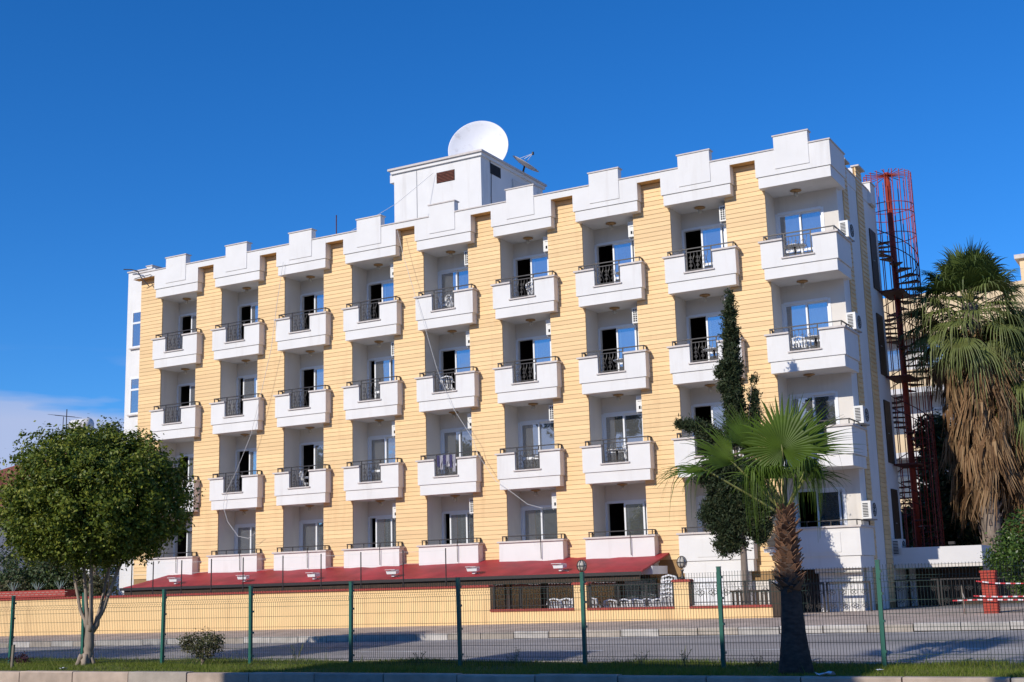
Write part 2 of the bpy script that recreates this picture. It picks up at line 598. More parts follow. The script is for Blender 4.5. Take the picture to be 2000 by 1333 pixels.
nr = MB()
for a, b in zip(xs[:-1], xs[1:]):
    nr.quad((a, -60, -0.14), (b, -60, -0.14), (b, verge_y(b) + 0.1, -0.14), (a, verge_y(a) + 0.1, -0.14))
structure(nr.obj('near_road', M['asphalt']))
structure(MB().grid(xs, [-8.0, -6.0, -4.0, -2.0, -0.2, 0.5], lambda x, y: zp(x) - 0.025 * max(0, -y - 4)).obj('pavement', M['paving']))
structure(MB().grid(xs, [0.45, 3, 8, 14, 30, 60], lambda x, y: zp(x) - 0.02).obj('yard_ground', M['terrace']))
vg = MB()
xv = [-70 + i for i in range(141)]
for j in range(11):
    for x in xv:
        ya_ = verge_y(x) + 0.18
        y = ya_ + (-14.28 - ya_) * j / 10
        vg.v.append((x, y, 0.085 + 0.03 * math.sin(x * 1.7 + y) * math.sin(y * 2.1 - x * 0.6)))
for j in range(10):
    for i in range(140):
        a = j * 141 + i
        vg.f.append((a, a + 1, a + 142, a + 141))
structure(vg.obj('grass_verge', M['soil']))


def kerb(name, label, y0, y1, zt, zb, x_start, n, length, mats, gap=0.012):
    root = thing(name, label, 'kerb', (x_start, y0, 0))
    meshes = []
    for mm in mats:
        mb = MB()
        ch = 0.02
        # stone with a chamfered road-side edge
        mb.hexa([(gap, 0, 0), (length - gap, 0, 0), (length - gap, y1 - y0, 0), (gap, y1 - y0, 0),
                 (gap, 0, zt - zb - ch), (length - gap, 0, zt - zb - ch), (length - gap, y1 - y0, zt - zb - ch), (gap, y1 - y0, zt - zb - ch)])
        mb.hexa([(gap, 0, zt - zb - ch), (length - gap, 0, zt - zb - ch), (length - gap, y1 - y0, zt - zb - ch), (gap, y1 - y0, zt - zb - ch),
                 (gap, ch, zt - zb), (length - gap, ch, zt - zb), (length - gap, y1 - y0, zt - zb), (gap, y1 - y0, zt - zb)])
        meshes.append(mb.mesh('kerb_stone', mm))
    return root, meshes


root, ms = kerb('near_kerb', 'rosy concrete kerb along the near edge of the grass verge', -19.12, -18.90, 0.12, -0.2, -12.0, 0, 1.45, [M['kerb_near'], M['kerb']])
root.rotation_euler = (0, 0, math.atan(0.045))
for i in range(28):
    place(ms[random.random() > 0.7], 'kerb_stone', root, (i * 1.45, random.uniform(-0.006, 0.006), -0.2 + random.uniform(-0.008, 0.008)), (0, 0, random.uniform(-0.004, 0.004)))
root, ms = kerb('far_kerb', 'pale concrete kerb between the road and the far pavement', -8.22, -8.0, 0.16, 0.0, -30.0, 0, 0.98, [M['kerb_light'], M['kerb']])
for i in range(56):
    x = -30 + i * 0.98
    place(ms[random.random() > 0.55], 'kerb_stone', root, (i * 0.98, random.uniform(-0.008, 0.008), zp(x + 0.5) - 0.255 + random.uniform(-0.008, 0.01)), (0, 0, random.uniform(-0.006, 0.006)))
root, ms = kerb('verge_kerb', 'low concrete kerb behind the green mesh fence', -14.3, -14.12, 0.10, -0.03, -24.0, 0, 1.2, [M['kerb']])
for i in range(46):
    place(ms[0], 'kerb_stone', root, (i * 1.2, random.uniform(-0.006, 0.006), -0.03 + random.uniform(-0.006, 0.006)))
# painted lines
for i in range(12):
    x = -22 + i * 4.6
    pts = [x + 0.4 * k for k in range(6)]
    o = MB().grid(pts, [-11.45, -11.33], lambda a, b: road_z(a, b) + 0.005).obj('lane_dash', M['paint'])
    structure(o)
structure(MB().grid(xs[10:60], [-8.52, -8.42], lambda a, b: road_z(a, b) + 0.005).obj('road_edge_line', M['paint']))


# ------------------------------------------------------------------ hotel
hotel = thing('hotel', 'five storey hotel with yellow siding piers and white balconies', 'hotel', (0, 0, 0))
RL, RR = 0.11, 1.98          # recess left and right edge, from the column's origin
YW, YB = 0.30, 1.25          # siding plane, back wall plane
ZTOP = 13.384

# piers behind the siding (their sides are the recess side walls)
for c in range(0, 9):
    xa = X0(c) + RR if c > 0 else -13.75
    xb = X0(c + 1) + RL
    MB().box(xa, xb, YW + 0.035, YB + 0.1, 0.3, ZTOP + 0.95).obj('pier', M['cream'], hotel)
    MB().box(xa - 0.002, xb + 0.002, YW + 0.022, YW + 0.033, 1.5, ZTOP + 0.925).obj('pier_face', M['backing'], hotel)

# siding boards
PITCH_B, GAP = 0.1475, 0.010


def board_mesh(width, mb=None, x=0, z=0):
    mb = mb or MB()
    h = PITCH_B - GAP
    mb.hexa([(x, YW - 0.012, z), (x + width, YW - 0.012, z), (x + width, YW + 0.02, z), (x, YW + 0.02, z),
             (x, YW - 0.002, z + h), (x + width, YW - 0.002, z + h), (x + width, YW + 0.02, z + h), (x, YW + 0.02, z + h)])
    return mb


PW = W - RR + RL
one_board = board_mesh(PW + 0.004).mesh('siding_board', M['siding'])
NB = int((ZTOP + 0.92 - 1.62) / PITCH_B)
ztop_b = ZTOP + 0.92
far_boards = MB()
for c in range(0, 9):
    for k in range(NB):
        z = ztop_b - (k + 1) * PITCH_B
        if c < 8 and z < 2.2:
            continue
        if c >= 6:
            place(one_board, 'siding_board', hotel, (X0(c) + RR - 0.002, random.uniform(-0.002, 0.002), z))
        else:
            xa = X0(c) + RR - 0.002 if c > 0 else -13.752
            board_mesh(X0(c + 1) + RL + 0.002 - xa, far_boards, xa, z)


# end wall strips of siding (on the short side of the hotel)
def side_board(mb, y0, y1, z, x):
    h = PITCH_B - GAP
    mb.hexa([(x, y0, z), (x + 0.046, y0, z), (x + 0.046, y1, z), (x, y1, z),
             (x, y0, z + h), (x + 0.030, y0, z + h), (x + 0.030, y1, z + h), (x, y1, z + h)])


XE = 14.77
for (y0, y1, zt) in ((1.92, 2.46, 14.45), (3.72, 4.46, 14.75)):
    k = 0
    while zt - (k + 1) * PITCH_B > 0.6:
        side_board(far_boards, y0, y1, zt - (k + 1) * PITCH_B, XE + 0.008)
        k += 1
    MB().box(XE - 0.05, XE + 0.006, y0, y1, 0.5, zt - 0.005).obj('end_pilaster', M['backing'], hotel)
    MB().box(XE - 0.10, XE + 0.17, y0 - 0.04, y1 + 0.04, zt, zt + 0.05).obj('pilaster_cap', M['cap'], hotel)
    MB().box(XE - 0.2, XE - 0.055, y0 + 0.02, y1 - 0.02, zt - 0.5, zt - 0.004).obj('pilaster_block', M['white'], hotel)
MB().box(XE - 0.3, XE + 0.12, 5.3, 5.95, 13.9, 14.62).obj('end_merlon', M['white'], hotel)
MB().box(XE - 0.33, XE + 0.15, 5.27, 5.98, 14.623, 14.66).obj('pilaster_cap', M['cap'], hotel)
stuff(far_boards.obj('siding_boards', M['siding'], hotel))

# recess back wall with its door openings
DX0, DX1, DZ0, DZ1 = 0.14, 1.62, 0.40, 2.36
wall = MB()
for c in range(1, 10):
    xa = X0(c) + RL
    xb = X0(c) + RR if c < 9 else XE
    for r in range(1, 5):
        z = ZR(r)
        wall.box(xa - 0.05, X0(c) + DX0, YB, YB + 0.14, z, z + H)
        wall.box(X0(c) + DX1, xb + (0.05 if c < 9 else -0.01), YB, YB + 0.14, z, z + H)
        wall.box(X0(c) + DX0, X0(c) + DX1, YB, YB + 0.14, z + DZ1, z + H)
        wall.box(X0(c) + DX0, X0(c) + DX1, YB, YB + 0.14, z, z + DZ0)
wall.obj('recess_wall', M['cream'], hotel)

# end, rear and left walls, roof
MB().box(XE - 0.15, XE, YB + 0.001, 6.2, 0.3, 13.9).obj('end_wall', M['white'], hotel)
MB().box(XE - 0.149, XE + 0.02, 1.6, 6.2, 13.9, 14.35).obj('end_parapet', M['white'], hotel)
MB().box(XE - 0.17, XE + 0.05, 1.64, 6.22, 14.352, 14.39).obj('parapet_coping', M['cap'], hotel)
MB().box(-15.3, XE, 6.2, 6.35, 0.3, 14.3).obj('rear_wall', M['white'], hotel)
MB().box(-13.70, XE - 0.16, 0.45, 6.19, 13.55, 13.75).obj('roof_slab', M['concrete'], hotel)
# fire doors opening to the spiral stair
for r in range(1, 5):
    d = MB().box(XE + 0.003, XE + 0.04, 5.1, 5.9, ZR(r) + 0.45, ZR(r) + 2.5).obj('fire_door', M['wood_dark'], hotel)
    MB().tube([(XE + 0.07, 5.2, ZR(r) + 1.4), (XE + 0.07, 5.33, ZR(r) + 1.4)], 0.015).obj('handle', M['grey_metal'], d)

# left wing
MB().box(-15.25, -13.72, 1.0, 6.1, 0.3, 15.0).obj('wing_wall', M['white'], hotel)
MB().box(-15.29, -14.15, 0.95, 3.0, 15.002, 15.05).obj('wing_coping', M['cap'], hotel)
MB().box(-14.17, -13.86, 0.96, 3.0, 15.003, 15.11).obj('wing_block', M['white'], hotel)
MB().box(-14.2, -13.82, 0.93, 3.03, 15.113, 15.15).obj('wing_coping', M['cap'], hotel)
for (z0, z1) in ((11.72, 13.28), (8.92, 10.46), (6.1, 7.6), (3.2, 4.7)):
    w = MB()
    xa, xb = -14.95, -14.05
    w.box(xa, xa + 0.07, 0.965, 0.999, z0, z1).box(xb - 0.07, xb, 0.965, 0.999, z0, z1)
    w.box(xa + 0.07, xb - 0.07, 0.965, 0.999, z1 - 0.07, z1).box(xa + 0.07, xb - 0.07, 0.965, 0.999, z0, z0 + 0.07)
    w.box(xa + 0.07, xb - 0.07, 0.965, 0.999, z1 - 0.55, z1 - 0.47)
    wo = w.obj('wing_window', M['pvc'], hotel)
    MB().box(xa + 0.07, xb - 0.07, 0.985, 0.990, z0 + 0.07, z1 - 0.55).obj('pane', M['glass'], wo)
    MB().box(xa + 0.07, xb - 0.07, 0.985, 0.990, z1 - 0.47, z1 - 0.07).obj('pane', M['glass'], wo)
    MB().box(xa + 0.05, xb - 0.05, 0.9925, 0.9985, z0 + 0.05, z1 - 0.05).obj('dark_backing', M['dark'], wo)  # flat dark sheet close behind the panes
    MB().box(xa - 0.06, xb + 0.06, 0.90, 0.999, z0 - 0.06, z0 - 0.003).obj('sill', M['cap'], wo)


# -- balconies
def balcony_meshes(gap, corner):
    D = {}
    xr = 2.28 if not corner else 2.27
    yb = YW + 0.02 if not corner else YB + 0.3
    # lower band and slab
    lo = MB()
    lo.box(0.03, xr, 0.0, YW + 0.03, 0.0, 0.34)
    lo.box(RL - 0.03, (RR + 0.03) if not corner else 2.10, YW + 0.03, YB - 0.001, 0.001, 0.335)
    if corner:
        lo.box(2.102, xr, YW + 0.0301, yb, 0.0, 0.34)
    D['slab'] = lo.mesh('balcony_slab', M['white'])
    # parapet
    xl, xr2, y0, t = -0.035, xr + 0.045, -0.035, 0.14
    up = MB()
    zt = 1.15
    if gap:
        up.box(xl, 0.65, y0, y0 + t, 0.352, zt).box(1.58, xr2, y0, y0 + t, 0.352, zt)
        up.box(0.65, 1.58, y0, y0 + t, 0.352, 0.565)
    else:
        up.box(xl, xr2, y0, y0 + t, 0.352, zt)
    up.box(xl, xl + t, y0 + t, yb if not corner else YW + 0.02, 0.352, zt)
    up.box(xr2 - t, xr2, y0 + t, yb, 0.352, zt)
    up.box(xl + 0.03, xr2 - 0.03, y0 + 0.03, YW, 0.338, 0.354)
    D['parapet'] = up.mesh('balcony_parapet', M['white'])
    cp = MB()
    o = 0.055
    if gap:
        cp2 = MB()
        cp.box(xl - o, 0.665, y0 - o, y0 + t + 0.03, zt + 0.001, zt + 0.055)
        cp2.box(1.565, xr2 + o, y0 - o, y0 + t + 0.03, zt + 0.001, zt + 0.055)
    else:
        cp2 = cp
        cp.box(xl - o, xr2 + o, y0 - o, y0 + t + 0.03, zt + 0.001, zt + 0.055)
    cp.box(xl - o, xl + t + 0.03, y0 + t + 0.03, (yb if not corner else YW) - 0.01, zt + 0.001, zt + 0.055)
    cp2.box(xr2 - t - 0.03, xr2 + o, y0 + t + 0.03, yb - 0.01, zt + 0.001, zt + 0.055)
    D['cap'] = cp.mesh('cap', M['cap'])
    if cp2 is not cp:
        D['cap2'] = cp2.mesh('cap', M['cap'])
    if gap:
        D['sill'] = MB().box(0.60, 1.63, y0 - 0.045, y0 + t + 0.03, 0.567, 0.61).mesh('sill', M['cap'])
    # railing
    rl = MB()
    zr_ = 1.36
    yr = 0.035
    s = 0.020
    xe = xr2 - 0.06
    ye = yb - 0.05
    rl.box(0.05, xe, yr - s, yr + s, zr_ - 0.016, zr_ + 0.016)
    rl.box(0.05, 0.05 + 2 * s, yr + s, 0.28, zr_ - 0.016, zr_ + 0.016)
    rl.box(xe - 2 * s, xe, yr + s, ye, zr_ - 0.016, zr_ + 0.016)
    rl.box(0.055, 0.085, yr - 0.014, yr + 0.014, zt + 0.05, zr_ - 0.016)
    rl.box(xe - 0.034, xe - 0.006, yr - 0.014, yr + 0.014, zt + 0.05, zr_ - 0.016)
    rl.box(0.055, 0.085, 0.24, 0.268, zt + 0.05, zr_ - 0.016)
    rl.box(xe - 0.034, xe - 0.006, ye - 0.03, ye, zt + 0.05, zr_ - 0.016)
    if corner:
        rl.box(xe - 0.034, xe - 0.006, 0.6, 0.63, zt + 0.05, zr_ - 0.016)
    if gap:
        for x in (0.70, 1.52):
            rl.box(x - 0.016, x + 0.016, yr - 0.015, yr + 0.015, 0.61, zr_ - 0.016)
        rl.box(0.716, 1.504, yr - 0.013, yr + 0.013, 1.235, 1.262)
        rl.box(0.716, 1.504, yr - 0.013, yr + 0.013, 0.655, 0.68)
        n = 7
        for i in range(1, n):
            x = 0.716 + (1.504 - 0.716) * i / n
            if i % 2:
                rl.tube([(x, yr, 0.68), (x, yr, 1.235)], 0.009, 4)
                for zc in (0.80, 0.93, 1.06):
                    for sg in (-1, 1):
                        pth = [(x + sg * 0.060 * math.sin(a) * (1 - 0.25 * a / 4.4), yr, zc + 0.075 * (a / 4.4 - 0.35)) for a in (0, 0.7, 1.4, 2.1, 2.8, 3.6, 4.4)]
                        rl.tube(pth, 0.007, 4)
            else:
                pth = [(x + 0.022 * math.sin(k * 1.05), yr - 0.055 * math.sin(math.pi * min(1, k / 9) ** 1.3) * (1 if k < 10 else 0), 0.68 + 0.555 * k / 9) for k in range(10)]
                rl.tube(pth, 0.010, 4)
    else:
        for x in (0.78, 1.48):
            rl.box(x - 0.012, x + 0.012, yr - 0.012, yr + 0.012, zt + 0.05, zr_ - 0.016)
    D['railing'] = rl.mesh('railing', M['iron'])
    return D


BM = {(g, k): balcony_meshes(g, k) for g in (True, False) for k in (True, False)}
for c in range(1, 10):
    for r in range(1, 5):
        D = BM[(r < 4, c == 9)]
        b = place(D['slab'], 'balcony', hotel, (X0(c), 0, ZR(r)))
        for nm in ('parapet', 'cap', 'cap2', 'sill', 'railing'):
            if nm in D:
                place(D[nm], nm.rstrip('2'), b)
# raised frame on the plain lowest parapets of the two right-hand columns
for c in (8, 9):
    MB().box(0.55, 1.75, -0.050, -0.036, 0.46, 1.02).obj('raised_panel', M['white'], hotel, (X0(c), 0, ZR(4)))
# drain rods hanging from the lowest caps
for c in range(1, 8):
    MB().tube([(1.55, -0.10, 1.30), (1.55, -0.10, 1.1), (1.55, -0.085, 0.60)], 0.013, 6).obj('drain_rod', M['iron'], hotel, (X0(c), 0, ZR(4)))

# -- roof parapet: a beam with a deep box over every column and a raised block
XL, XRP = -13.9, X0(9) + 2.315
beam = MB()
cop = MB()
for c in range(1, 10):
    x = X0(c)
    p = MB()
    p.box(x + 0.03, x + 2.28, 0.0, YW + 0.03, ZTOP, ZTOP + 0.34)
    p.box(x + RL - 0.03, x + (RR + 0.03 if c < 9 else 2.10), YW + 0.0301, YB - 0.001, ZTOP + 0.001, ZTOP + 0.335)
    p.box(x + 0.0, x + 2.25, 0.005, YW - 0.01, ZTOP + 0.338, ZTOP + 0.354)
    xr = x + 2.315
    p.box(x - 0.035, xr, -0.035, YW + 0.019, ZTOP + 0.352, ZTOP + 1.14)
    if c == 9:
        p.box(x + 2.102, x + 2.28, YW + 0.0301, 1.62, ZTOP, ZTOP + 0.34)
        p.box(xr - 0.16, xr, YW + 0.0195, 1.66, ZTOP + 0.352, ZTOP + 1.14)
    po = p.obj('roof_parapet', M['white'], hotel)
    MB().box(x + 0.60, x + 1.67, -0.058, 0.20, ZTOP + 0.52, ZTOP + 1.545).obj('raised_block', M['white'], po)
    MB().box(x + 0.565, x + 1.705, -0.085, 0.24, ZTOP + 1.548, ZTOP + 1.588).obj('coping', M['cap'], po)
    # coping either side of the raised block
    xa = XL if c == 1 else x - (W - 2.315) + 0.0
    MB().box(xa - (0.0 if c > 1 else 0.02), x + 0.598, -0.065, YW + 0.05, ZTOP + 1.142, ZTOP + 1.180).obj('coping', M['cap'], po)
    MB().box(x + 1.672, xr + (0.03 if c == 9 else -0.001), -0.065, YW + 0.05, ZTOP + 1.142, ZTOP + 1.180).obj('coping', M['cap'], po)
    if c == 9:
        MB().box(xr - 0.19, xr + 0.03, YW + 0.051, 1.69, ZTOP + 1.142, ZTOP + 1.180).obj('coping', M['cap'], po)
    # beam bridging the pier on the left of this column
    MB().box(xa, x - 0.036, -0.033, YW + 0.018, ZTOP + 0.93, ZTOP + 1.139).obj('beam', M['white'], po)
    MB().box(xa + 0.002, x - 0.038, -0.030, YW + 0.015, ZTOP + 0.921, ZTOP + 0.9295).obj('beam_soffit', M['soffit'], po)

# -- sliding doors
YD = YB + 0.05


def sash(mb, x0, x1, y, t=0.055):
    z0, z1 = DZ0 + 0.05, DZ1 - 0.05
    mb.box(x0, x0 + t, y, y + 0.04, z0, z1).box(x1 - t, x1, y, y + 0.04, z0, z1)
    mb.box(x0 + t, x1 - t, y, y + 0.04, z1 - t, z1).box(x0 + t, x1 - t, y, y + 0.04, z0, z0 + t)
    mb.box(x0 + t, x1 - t, y + 0.005, y + 0.035, z0 + 0.62, z0 + 0.70)


fr = MB()
fr.box(DX0 - 0.03, DX0 + 0.05, YB - 0.02, YB + 0.13, DZ0, DZ1).box(DX1 - 0.05, DX1 + 0.03, YB - 0.02, YB + 0.13, DZ0, DZ1)
fr.box(DX0 + 0.05, DX1 - 0.05, YB - 0.02, YB + 0.13, DZ1 - 0.05, DZ1 + 0.03).box(DX0 + 0.05, DX1 - 0.05, YB - 0.02, YB + 0.13, DZ0 - 0.02, DZ0 + 0.05)
FRAME = fr.mesh('sliding_door', M['pvc'])
HALF = (DX1 - DX0 - 0.1) / 2
ls = MB()
sash(ls, 0, HALF + 0.03, 0)
LEAF = ls.mesh('door_leaf', M['pvc'])
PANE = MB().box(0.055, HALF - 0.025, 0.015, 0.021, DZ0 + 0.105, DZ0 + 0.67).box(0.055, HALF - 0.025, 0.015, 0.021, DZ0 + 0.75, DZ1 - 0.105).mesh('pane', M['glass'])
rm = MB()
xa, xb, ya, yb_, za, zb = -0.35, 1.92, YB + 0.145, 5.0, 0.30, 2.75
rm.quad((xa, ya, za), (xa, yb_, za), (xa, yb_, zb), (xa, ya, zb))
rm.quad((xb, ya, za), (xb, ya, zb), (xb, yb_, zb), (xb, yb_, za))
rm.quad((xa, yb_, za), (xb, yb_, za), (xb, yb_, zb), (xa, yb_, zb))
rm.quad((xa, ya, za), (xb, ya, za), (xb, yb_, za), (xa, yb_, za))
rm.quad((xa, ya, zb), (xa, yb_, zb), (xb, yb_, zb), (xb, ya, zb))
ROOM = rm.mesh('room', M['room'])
#  o = left half open, p = partly open, c = closed
STATE = {1: 'ooooczooc'.replace('z', 'o'), 2: 'opopooooc', 3: 'ooocccczc'.replace('z', 'o'), 4: 'occppcoco'}
for c in range(1, 10):
    for r in range(1, 5):
        st = STATE[r][c - 1]
        o = place(FRAME, 'sliding_door', hotel, (X0(c), 0, ZR(r)))
        xl = DX0 + 0.05
        xrr = DX1 - 0.05 - HALF - 0.03
        leaf_r = place(LEAF, 'door_leaf', o, (xrr, YB + 0.075, 0))
        place(PANE, 'pane', leaf_r)
        lx = {'o': xrr - 0.09, 'p': xl + 0.22, 'c': xl}[st]
        leaf_l = place(LEAF, 'door_leaf', o, (lx, YB + 0.022, 0))
        place(PANE, 'pane', leaf_l)
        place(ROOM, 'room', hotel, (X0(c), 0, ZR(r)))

# -- canopy on the lowest floor
cn = MB()
xs_c = [-12.05 + (9.0 + 12.05) * i / 40 for i in range(41)]
rr = random.Random(3)
jit = {x: (rr.uniform(-0.015, 0.015), rr.uniform(-0.012, 0.012)) for x in xs_c}
sheet = []
for j, (y, z) in enumerate(((0.29, 2.40), (-0.6, 2.19), (-1.25, 2.03), (-1.85, 1.88))):
    for x in xs_c:
        xx = x - (0.75 * (y + 1.85) / 2.14 * -1 if x == xs_c[0] else 0)
        sheet.append((xx, y, z + jit[x][j % 2] * (1 if j else 2)))
n = len(xs_c)
cn.v = sheet + [(a, b, z - 0.05) for a, b, z in sheet]
N = len(sheet)
for j in range(3):
    for i in range(n - 1):
        a = j * n + i
        cn.f.append((a, a + n, a + n + 1, a + 1))
        cn.f.append((N + a, N + a + 1, N + a + n + 1, N + a + n))
for i in range(n - 1):
    a = 3 * n + i
    cn.f.append((a, N + a, N + a + 1, a + 1))
for j in range(3):
    for i in (0, n - 1):
        a = j * n + i
        cn.f.append((a, N + a, N + a + n, a + n))
canopy = cn.obj('canopy', M['red_roof'], hotel)
MB().box(-12.12, 8.98, -1.93, -1.852, 1.765, 1.865).obj('gutter', M['iron'], canopy)
MB().box(-12.0, 8.9, -1.84, -1.76, 1.60, 1.78).obj('fascia', M['wood_dark'], canopy)
for i in range(16):
    x = -11.6 + i * 1.33
    MB().hexa([(x, -1.75, 1.70), (x + 0.06, -1.75, 1.70), (x + 0.06, 0.25, 2.22), (x, 0.25, 2.22),
               (x, -1.75, 1.80), (x + 0.06, -1.75, 1.80), (x + 0.06, 0.25, 2.32), (x, 0.25, 2.32)]).obj('rafter', M['wood_dark'], canopy)
MB().box(8.62, 9.05, -1.2, -0.04, 1.78, 2.02).obj('end_beam', M['white'], hotel)

# basement front under the canopy
bs = MB()
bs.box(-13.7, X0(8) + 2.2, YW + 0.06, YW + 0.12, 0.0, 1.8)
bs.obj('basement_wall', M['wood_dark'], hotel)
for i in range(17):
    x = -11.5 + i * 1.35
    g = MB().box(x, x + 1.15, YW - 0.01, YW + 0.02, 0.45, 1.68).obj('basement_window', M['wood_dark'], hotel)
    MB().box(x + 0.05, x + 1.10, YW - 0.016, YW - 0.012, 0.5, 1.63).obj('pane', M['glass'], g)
# ground storey of the corner column: recessed white wall with a dark entrance on its left
MB().box(X0(9) + 0.95, XE + 0.10, 0.30, 0.45, 0.3, 1.785).obj('ground_wall', M['white'], hotel)
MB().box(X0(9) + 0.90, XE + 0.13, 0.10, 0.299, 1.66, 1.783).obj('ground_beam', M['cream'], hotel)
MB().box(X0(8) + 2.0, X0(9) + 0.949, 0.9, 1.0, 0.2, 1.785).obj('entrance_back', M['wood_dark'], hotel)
MB().box(X0(8) + 0.1, X0(8) + 2.1, -0.02, 0.36, 0.4, 1.78).obj('ground_wall', M['white'], hotel)
MB().box(X0(8) + 0.35, X0(8) + 1.3, -0.03, -0.021, 0.85, 1.62).obj('ground_window', M['pvc'], hotel)  # pale plate for the panes; their lit look is put in its colour

# -- roof tower
TX0, TX1, TY0, TY1, TZ = -2.98, 1.0, 3.0, 8.0, 17.62
MB().box(-6.0, 4.0, 6.351, 9.0, 0.3, 13.7).obj('rear_block', M['white'], hotel)
tower = MB().box(TX0, TX1, TY0, TY1, 13.6, TZ).obj('roof_tower', M['white'], hotel)
MB().box(TX0 - 0.12, TX1 + 0.08, TY0 - 0.08, TY1 + 0.1, TZ + 0.002, TZ + 0.13).obj('cornice', M['white'], tower)
MB().box(TX0 - 0.22, TX1 + 0.14, TY0 - 0.15, TY1 + 0.15, TZ + 0.132, TZ + 0.21).obj('cornice', M['cap'], tower)
MB().box(TX0 - 0.20, TX0 - 0.002, TY0 + 0.005, TY1, 17.30, TZ).obj('side_overhang', M['white'], tower)
lv = MB().box(-0.99, -0.17, TY0 - 0.012, TY0 - 0.002, 16.88, 17.31).obj('louvre_window', M['dark'], tower)
for k in range(7):
    z = 16.90 + k * 0.058
    MB().hexa([(-0.98, TY0 - 0.035, z), (-0.18, TY0 - 0.035, z), (-0.18, TY0 - 0.013, z + 0.03), (-0.98, TY0 - 0.013, z + 0.03),
               (-0.98, TY0 - 0.035, z + 0.010), (-0.18, TY0 - 0.035, z + 0.010), (-0.18, TY0 - 0.013, z + 0.04), (-0.98, TY0 - 0.013, z + 0.04)]).obj('slat', M['louvre'], lv)
MB().box(TX1 + 0.002, TX1 + 0.012, 3.70, 4.50, 17.12, 17.54).obj('side_window', M['dark'], tower)
MB().tube([(-1.91, TY0 - 0.012, 14.0), (-1.91, TY0 - 0.012, 17.6)], 0.010, 5).obj('lightning_cable', M['grey_metal'], tower)
MB().tube([(TX1 + 0.02, 3.6, 17.9), (TX1 + 0.03, 3.75, 17.2), (TX1 + 0.02, 3.7, 16.2), (TX1 + 0.03, 3.72, 14.3)], 0.012, 5).obj('aerial_cable', M['iron'], tower)
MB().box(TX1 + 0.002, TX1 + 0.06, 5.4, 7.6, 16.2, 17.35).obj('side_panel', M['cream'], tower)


# ------------------------------------------------------------------ things on the hotel
def copy_tree(o, parent=None):
    c = o.copy()
    COL.objects.link(c)
    if parent is not None:
        c.parent = parent
    for ch in list(o.children):
        copy_tree(ch, c)
    return c


# ceiling lamps
lamp_plate = MB().lathe([(0.06, 0.0), (0.17, -0.012), (0.175, -0.03), (0.10, -0.055), (0.05, -0.075)], 20).mesh('plate', M['brass'], True)
lamp_globe = MB().lathe([(0.05, -0.07), (0.062, -0.10), (0.072, -0.14), (0.058, -0.19), (0.02, -0.215)], 14).mesh('globe', M['frosted'], True)
for c in range(1, 10):
    for r in range(1, 5):
        if c == 1 and r == 3:
            continue
        L = thing('ceiling_lamp', 'round brass ceiling lamp above the %s balcony, %s column from the left' % (FLOOR[r], ORD[c]),
                  'lamp', (X0(c) + 0.95, 0.80, ZR(r - 1) + 0.0005), 0, 'brass ceiling lamps over the balconies')
        place(lamp_plate, 'plate', L)
        place(lamp_globe, 'globe', L)


# air conditioners: narrow side to the street
def ac_meshes():
    body = MB().box(0, 0.28, 0, 0.72, 0, 0.52).mesh('casing', M['ac'])
    g = MB()
    for k in range(9):
        z = 0.06 + k * 0.046
        g.box(0.045, 0.20, -0.006, -0.001, z, z + 0.024)
    grille = g.mesh('side_grille', M['dark'])
    f = MB()
    pth = []
    for k in range(20):
        a = 2 * math.pi * k / 20
        pth.append((0.284, 0.42 + 0.19 * math.cos(a), 0.27 + 0.19 * math.sin(a)))
    f.tube(pth, 0.014, 4, True)
    for k in range(6):
        a = math.pi * k / 6
        f.tube([(0.286, 0.42 + 0.185 * math.cos(a), 0.27 + 0.185 * math.sin(a)), (0.286, 0.42 - 0.185 * math.cos(a), 0.27 - 0.185 * math.sin(a))], 0.005, 4)
    fan = f.mesh('fan_guard', M['dark'])
    br = MB().box(-0.01, 0.30, 0.10, 0.14, -0.04, -0.002).box(-0.01, 0.30, 0.58, 0.62, -0.04, -0.002).mesh('bracket', M['grey_metal'])
    return body, grille, fan, br


AC = ac_meshes()


def ac_unit(loc, rz, label, group):
    t = thing('air_conditioner', label, 'air conditioner', loc, rz, group)
    for me, nm in zip(AC, ('casing', 'side_grille', 'fan_guard', 'bracket')):
        place(me, nm, t)
    return t


# the copies in the recesses hang on the right-hand wall and face left, so their grille side is mirrored
acb = MB().box(-0.28, 0, 0, 0.62, 0, 0.52).mesh('casing', M['ac'])
g = MB()
for ix in range(3):
    for iz in range(6):
        g.box(-0.235 + ix * 0.075, -0.185 + ix * 0.075, -0.006, -0.001, 0.05 + iz * 0.072, 0.10 + iz * 0.072)
acg = g.mesh('side_grille', M['dark'])
f = MB()
f.tube([(-0.284, 0.34 + 0.18 * math.cos(k * math.pi / 9), 0.27 + 0.18 * math.sin(k * math.pi / 9)) for k in range(18)], 0.014, 4, True)
acf = f.mesh('fan_guard', M['dark'])
acr = MB().box(-0.29, 0.0, 0.10, 0.14, -0.04, -0.002).box(-0.29, 0.0, 0.48, 0.52, -0.04, -0.002).mesh('bracket', M['grey_metal'])
g2 = MB()
g2.lathe([(0.045, 0), (0.045, 0.004)], 10, (0, 0, 0))
aclow = MB().box(-0.19, -0.13, -0.006, -0.001, 0.09, 0.19).box(-0.10, -0.045, -0.006, -0.001, 0.07, 0.17).box(-0.225, -0.04, -0.005, -0.001, 0.335, 0.345).mesh('valve_panel', M['dark'])
